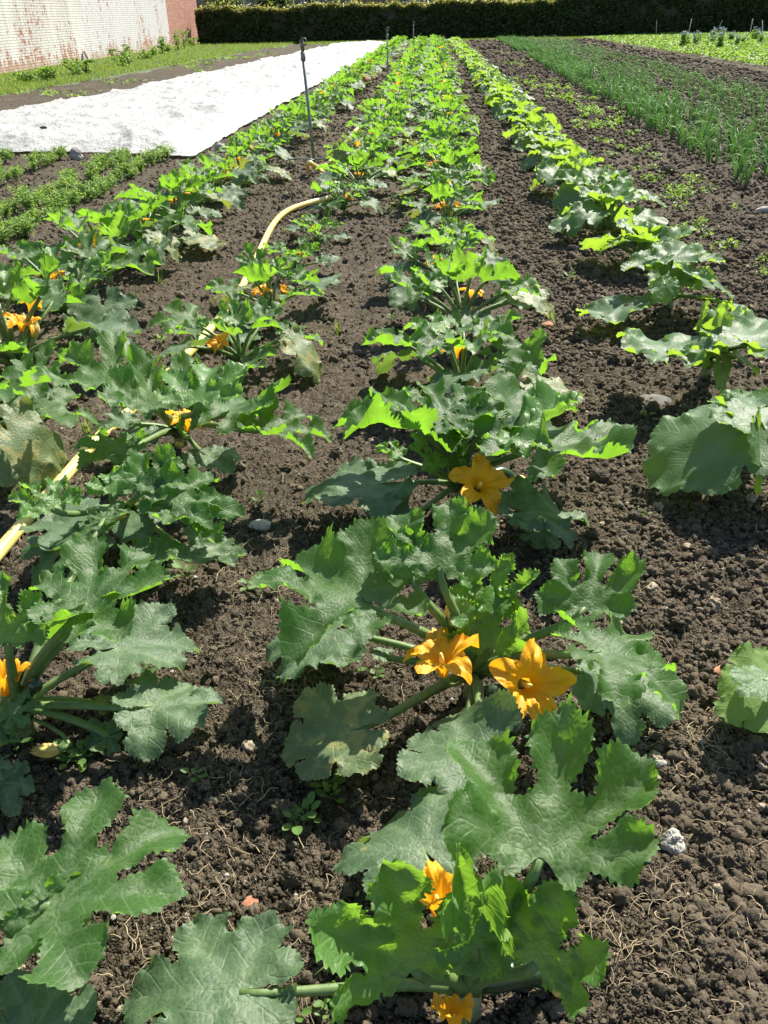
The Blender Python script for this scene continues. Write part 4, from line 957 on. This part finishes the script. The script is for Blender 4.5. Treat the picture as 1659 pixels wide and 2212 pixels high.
for i, (x, y, ml, k) in enumerate(seen):
    me = random.choice(ml); s = random.uniform(.8, 1.15); a = random.uniform(0, 6.28)
    if i < 300:
        o = obj('onion_plant', me); o.location = (x, y, 0); o.rotation_euler = (0, 0, a); o.scale = (s, s, s)
        tag(o, f'onion plant, {ORD[k]} row from the weedy path, '+('nearest the camera' if y < 9.5 else 'among the nearer plants' if y < 11.5 else 'level with the fleece front' if y < 14 else 'just past the fleece front' if y < 18 else 'level with the second sprinkler'), 'onion plant', 'onion plants in the near part of the bed')
    else:
        n = len(me.vertices); co = np.empty(n*3); me.vertices.foreach_get('co', co); co = co.reshape(-1, 3)*s; c, sn = math.cos(a), math.sin(a)
        W = np.column_stack([co[:, 0]*c-co[:, 1]*sn+x, co[:, 0]*sn+co[:, 1]*c+y, co[:, 2]]); nf = len(me.polygons); q = np.empty(nf*4, np.int32); me.polygons.foreach_get('vertices', q)
        mb.add(W, q.reshape(-1, 4), None, dict(rnd=np.full(n, random.random())))
tag(mb.build('onion_rows', M['onion'], kind='stuff'), 'onion rows running on towards the hedge', 'onions')

# ------------------------------------------------------------------ weeds on the soil
def weedcover(name, P, size, hgt, label, mat='weed'):
    z = relief(P[:, 0], P[:, 1])+.01+hgt*rng.random(len(P)); V, T, r = leaflets(np.column_stack([P, z]), size, .65)
    tag(MB().add(V, None, T, dict(rnd=r)).build(name, M[mat], kind='stuff'), label, 'weeds')
cl = []
for (u, v, nn, sp) in [(1487, 440, 260, .22), (1420, 385, 200, .22), (1355, 330, 260, .2), (1310, 280, 400, .22), (1280, 246, 500, .25), (1225, 215, 500, .28), (1180, 192, 400, .3), (1148, 178, 400, .3), (1105, 140, 400, .35), (1080, 115, 400, .4), (1560, 520, 160, .25), (1640, 600, 60, .3), (1440, 410, 120, .15), (850, 445, 60, .12), (845, 380, 50, .1)]:
    g = G(u, v); c = rng.normal(size=(max(4, nn//22), 2))*sp*np.array([1, 2.2])+g[:2]; cl.append(c[rng.integers(0, len(c), nn)]+rng.normal(0, .035, (nn, 2)))
P = np.concatenate(cl); weedcover('chickweed', P, rng.uniform(.018, .042, len(P))*np.clip(P[:, 1]/9, 1, 2), .06, 'straggling light green chickweed along the path by the squash row')
P = np.column_stack([rng.uniform(-9.5, -5.6, 2600), rng.uniform(18, 52, 2600)]); P[:, 0] = np.where(P[:, 0] > -9.7+P[:, 1]*.05, P[:, 0]-1.5, P[:, 0]); k = fbm(P[:, 0], P[:, 1], .7, 3, .5, 4) > .1
weedcover('seedling_weeds', P[k], rng.uniform(.06, .12, k.sum()), .06, 'sparse weed seedlings on the soil strip left of the fleece')
def seedling(seed):
    r = np.random.default_rng(seed); mb = MB(); n = r.integers(5, 9)
    for i in range(n):
        az = i*2.4+r.normal(0, .2); el = r.uniform(.15, .7); L = r.uniform(.010, .020); o = V3(math.cos(az)*math.cos(el), math.sin(az)*math.cos(el), math.sin(el)); C = V3(0, 0, .004+.004*i)+np.outer(np.linspace(0, 1, 4), o*r.uniform(.012, .03))
        S = tube(C, .0011, 4, cap=False); mb.add(S[0], S[1], None, dict(rnd=np.full(len(S[0]), .5)))
        y = np.cross(V3(0, 0, 1), o); y /= np.linalg.norm(y); nn = np.cross(o, y); th = np.linspace(0, 6.283, 10, endpoint=False); c0 = C[-1]+o*L*.9
        V = c0+np.outer(np.cos(th)*L, o)+np.outer(np.sin(th)*L*.62, y)+np.outer(np.abs(np.sin(th))*L*.2, nn); V = np.concatenate([V, [c0]]); k = np.arange(10); mb.add(V, None, np.stack([np.full(10, 10), k, (k+1) % 10], -1), dict(rnd=np.full(11, r.random())))
    return mb.me('weed_seedling', M['weed'])
sm = [seedling(i) for i in range(5)]
for i, (u, v, s) in enumerate([(745, 1450, 2.2), (640, 1780, 1.6), (665, 1765, 1.3), (712, 1700, 1.5), (715, 1725, 1.2), (565, 1283, 1.4), (540, 1275, 1.2), (405, 1255, 1.8), (160, 1655, 1.7), (185, 1650, 1.5), (40, 1625, 1.5), (425, 1690, .9), (195, 2045, 1.2), (770, 2060, 1.1), (715, 2155, 1.0), (790, 1375, 1.0), (815, 1460, .9), (980, 1790, 1.5), (1000, 1430, 1.2), (715, 2190, .9), (560, 1090, 1.1), (880, 640, 1.6), (1080, 590, 1.6), (1230, 600, 1.7), (1400, 905, 1.4), (1390, 1120, 1.0), (310, 1460, 1.2), (640, 2190, 1.0), (260, 745, 1.7), (350, 750, 1.8), (850, 700, 1.4), (860, 590, 1.6)]):
    g = G(u, v); o = obj('weed_seedling', sm[i % 5]); o.location = (g[0], g[1], hz(g[0], g[1])+.002); o.rotation_euler = (0, 0, i*1.7); s *= .62; o.scale = (s, s, s)
    nn_ = ('beside the blotched old leaf','near the huge ruffled leaf','left of the bottom courgette','by the large broad-leaved plant','in the shade of the middle row')[(0 if 600 < u < 860 and v < 1850 else 1 if u < 300 and v > 1700 or 300 < u < 560 else 2 if v > 1850 else 3 if u < 300 else 4)]
    lb = 'largest round-leaved weed seedling left of the two open orange flowers' if i == 0 else ('small green weed seedling on bare soil '+nn_ if v > 1200 else 'small green weed seedling on the bare soil between the rows farther back')
    tag(o, lb, 'weed', 'weed seedlings on the bare soil')
def tuft(u, v, n, h, lb):
    g = G(u, v); P = np.tile(g[:2], (n, 1))+rng.normal(0, .008, (n, 2)); V, Q, T, r = blades(P, h, .006, .9, hz(g[0], g[1])); V = V-g; o = MB().add(V, Q, T, dict(rnd=r)).build('grass_tuft', M['grass']); o.location = g; tag(o, lb, 'grass', 'grass tufts among the rows')
for u, v, n, h, lb in [(705, 2095, 4, .13, 'few grass blades left of the bottom courgette plant'), (790, 1535, 9, .10, 'grass tuft beside the blotched old leaf'), (190, 940, 14, .12, 'grass tuft by the hose at left'), (345, 580+30, 12, .12, 'grass tuft beside the fleece row courgettes'), (480, 375, 10, .16, 'grass tuft near the carrots'), (600, 375, 12, .16, 'grass tuft left of the first sprinkler'), (730, 720, 14, .12, 'grass tuft between hose row and middle row')]: tuft(u, v, n, h, lb)

# flowers in the right plot
def bluemesh(seed):
    mb = MB(); r = np.random.default_rng(seed)
    for i in range(9):
        az = r.uniform(0, 6.28); o = V3(math.cos(az), math.sin(az), 0)*r.uniform(.05, .3); h = r.uniform(.45, .75); mb.add(*tube([V3(0, 0, 0), o*.5+V3(0, 0, h*.6), o+V3(0, 0, h)], .006, 4, cap=False)[:2], None, dict(rnd=np.full(12, .4)))
        P = o+V3(0, 0, h)+r.normal(0, .04, (7, 3)); V, T, q = leaflets(P, .06, .4); mb.add(V, None, T, dict(rnd=q), mi=1)
        P = o*r.uniform(.3, 1.2, (34, 1))+V3(0, 0, h)*r.uniform(.1, .9, (34, 1))+r.normal(0, .07, (34, 3)); V, T, q = leaflets(P, r.uniform(.06, .14, 34), .4); mb.add(V, None, T, dict(rnd=q))
    return mb.me('flowering_plant', [M['weed'], M['blue']])
bms = [bluemesh(i) for i in range(4)]
for i in range(15):
    g = G(random.uniform(1450, 1690), random.uniform(90, 112)); o = obj('flowering_plant', bms[i % 4]); s = random.uniform(.5, .8); o.location = (g[0], g[1], .05); o.rotation_euler = (0, 0, i*2.2); o.scale = (s, s, s)
    tag(o, 'tall leafy plant topped with pale blue flowers in the plot at upper right', 'flower', 'blue flowering plants by the white canes')
for (bu, bv), (dx, h), lb in [((1417, 78), (-.08, .82), 'leftmost white cane, standing alone before the tall hedge'), ((1486, 80), (.05, .9), 'white cane at the left end of the blue flowers'), ((1546, 75), (.25, .76), 'white cane leaning right over the blue flowers'), ((1618, 80), (.03, .88), 'straight white cane, second from the right edge'), ((1648, 80), (-.2, .78), 'rightmost white cane, leaning left')]:
    g = G(bu, bv); S = tube([V3(0, 0, 0), V3(dx*.5, 0, h*.5), V3(dx, 0, h)], [.022, .02, .018], 7); o = MB().add(*S).build('plant_cane', M['cane']); o.location = g; tag(o, lb, 'cane', 'white canes in the far right plot')

# ------------------------------------------------------------------ stones, shards, roots
def rock(name, u, v, size, mat, label, cat, sq=(1, .8, .6), seed=0, sub=2, amp=.2, group=None, rz=0.0, tilt=0.0):
    g = G(u, v); V, F = ico(sub, seed, amp, sq); o = obj(name, mesh(name, V*size, [F], M[mat], False)); o.location = (g[0], g[1], hz(g[0], g[1])+size*sq[2]*.45); o.rotation_euler = (tilt, 0, rz); return tag(o, label, cat, group)
rock('flint_stone', 1455, 1820, .030, 'flint', 'pitted pale flint lying on the soil at lower right', 'stone', (.8, .9, .95), 3, 3)
rock('tile_shard', 540, 1942, .019, 'terracotta', 'orange tile shard beside the huge ruffled leaf', 'tile shard', (1, .65, .22), 4, 1, .15, None, .5, .3)
rock('tile_shard', 1562, 1453, .030, 'terracotta', 'flat orange tile shard near the right edge, level with the open flowers', 'tile shard', (1, .6, .18), 5, 1, .15, None, .3, .3)
rock('brick_fragment', 1182, 700, .040, 'terracotta', 'red brick fragment between the middle row and the squashes', 'brick', (1, .6, .5), 6, 2, .1, None, .4)
rock('slate_piece', 1410, 866, .085, 'slate', 'broad flat grey slate lying below the squash plants', 'slate', (1, .55, .12), 7, 2, .12, None, .1, .25)
rock('boulder_stone', 122, 1014, .055, 'stone', 'pale tan stone beside the hose near the left edge', 'stone', (1, .7, .5), 8, 2, .18)
rock('field_stone', 303, 890, .030, 'stone', 'pale stone by the hose behind tall courgette stalks', 'stone', (1, .7, .5), 9)
rock('field_stone', 566, 1141, .042, 'stone', 'tan stone on the path between hose row and middle row', 'stone', (1, .7, .45), 10)
rock('field_stone', 1425, 1648, .017, 'stone', 'small grey stone near the pale roots right of the big leaf', 'stone', (1, .8, .6), 11)
rock('field_stone', 1648, 458, .06, 'stone', 'pale stone at the right edge before the onions', 'stone', (1, .7, .6), 12)
rock('field_stone', 255, 745, .045, 'stone', 'rounded stone under the fleece row leaves', 'stone', (1, .7, .5), 13)
rock('fleece_stone', 167, 345, .10, 'stone', 'grey stone weighing down the front edge of the fleece', 'stone', (.9, .7, 1.1), 14)
rock('fleece_stone', 478, 328, .085, 'stone', 'stone on the front right corner of the fleece', 'stone', (1, .8, .9), 15)
o = rock('fleece_stone', 780, 190, .17, 'terracotta', 'brown stone lying on the right side of the fleece', 'stone', (1, .8, .8), 16); o.location.z += .08
for i, (u, v, lb) in enumerate([(806, 179, 'brick on the right edge of the fleece behind the brown stone'), (522, 173, 'brick on the left edge of the fleece'), (840, 120, 'brick at the narrow far end of the fleece')]):
    o = rock('loose_brick', u, v, .15, 'terracotta', lb, 'brick', (1, .5, .4), 17+i, 1, .05); o.location.z += .08
for i, (u, v, s) in enumerate([(65, 318, .06), (100, 305, .05), (225, 250, .04), (415, 240, .05), (465, 234, .05)]):
    o = rock('earth_lump', u, v, s, 'clod', 'dark lump of earth lying on the white fleece', 'clod', (1, .7, .6), 40+i, 1, .25, 'earth lumps on the fleece'); o.location.z += .15
o = rock('pink_petal', 1402, 1124, .012, 'pink', 'tiny magenta petal on the soil below the squashes', 'petal', (1, .7, .2), 22, 1, .1)
for i, (u, v, s) in enumerate([(392, 1612, .034), (250, 1640, .022), (212, 1668, .020), (1380, 1122, .034), (1510, 1100, .028), (1240, 545, .05), (1440, 700, .05), (1295, 1030, .035), (820, 910, .04), (300, 720, .06), (1290, 420, .07), (1440, 380, .09), (1230, 350, .08), (1640, 1420, .030), (1590, 1800, .022), (1330, 1900, .022), (1400, 1780, .020), (1100, 1760, .018), (1265, 1870, .018), (1545, 1680, .02), (360, 1530, .022), (640, 520, .06)]):
    rock('earth_clod', u, v, s, 'clod', 'rounded clod of dark earth on the bare soil' if v > 800 else 'dark clod of earth on the path farther back', 'clod', (1, .85, .75), 60+i, 3, .24, 'earth clods on the soil')
for i in range(70):
    y = math.exp(random.uniform(math.log(.85), math.log(7))); x = random.uniform(-.5*y-.3, .5*y+.4); V, F = ico(1, 200+i % 9, .2, (1, .75, .6)); s = random.uniform(.003, .007)*(.7+.25*y)
    o = obj('pebble', mesh('pebble', V*s, [F], M['stone'], False)); o.location = (x, y, hz(x, y)+s*.4); o.rotation_euler = (0, 0, i)
    tag(o, 'tiny pale pebble lying loose on the dark soil', 'pebble', 'pebbles on the soil')
# fibrous roots and straw
mb = MB()
def root_bit(x, y, L, curl, r):
    n = 7; az = rng.uniform(0, 6.28); pts = []; p = V3(x, y, 0); z0 = hz(x, y)+.006
    for i in range(n):
        pts.append(V3(p[0], p[1], z0+.012*math.sin(math.pi*i/(n-1))*rng.uniform(.3, 1.4))); az += rng.normal(0, curl); p = p+V3(math.cos(az), math.sin(az), 0)*L/n
    S = tube(pts, np.linspace(r, r*.5, n), 3, cap=False); mb.add(S[0], S[1])
for u, v, n, sp in [(1540, 1870, 26, .08), (1600, 1560, 22, .05), (1480, 1630, 26, .05), (1510, 1590, 40, .035), (1450, 2000, 18, .09), (1560, 2060, 22, .10), (1330, 2060, 26, .05), (1420, 1960, 14, .07), (600, 1290, 30, .09), (590, 1440, 45, .06), (610, 1480, 30, .05), (480, 1770, 30, .09), (350, 2060, 45, .10), (560, 1180, 25, .12), (1340, 1550, 24, .06), (1390, 1390, 26, .08), (1180, 1000, 30, .06), (640, 2060, 20, .08), (560, 1840, 20, .1), (1200, 1180, 20, .1), (120, 1390, 14, .1), (380, 1700, 14, .08), (1480, 1250, 16, .15), (320, 930, 16, .12)]:
    g = G(u, v)
    for i in range(n): x, y = g[:2]+rng.normal(0, sp, 2); root_bit(x, y, rng.uniform(.025, .11), rng.uniform(.2, .9), rng.uniform(.0006, .0014))
for i in range(420):
    y = math.exp(rng.uniform(math.log(.85), math.log(6))); x = rng.uniform(-.5*y-.3, .5*y+.4); root_bit(x, y, rng.uniform(.02, .09)*(.8+.15*y), rng.uniform(.1, .7), rng.uniform(.0006, .0012)*(.8+.2*y))
tag(mb.build('dry_roots', M['root'], kind='stuff'), 'dry pale roots and straw scattered on the dark soil', 'dry roots')
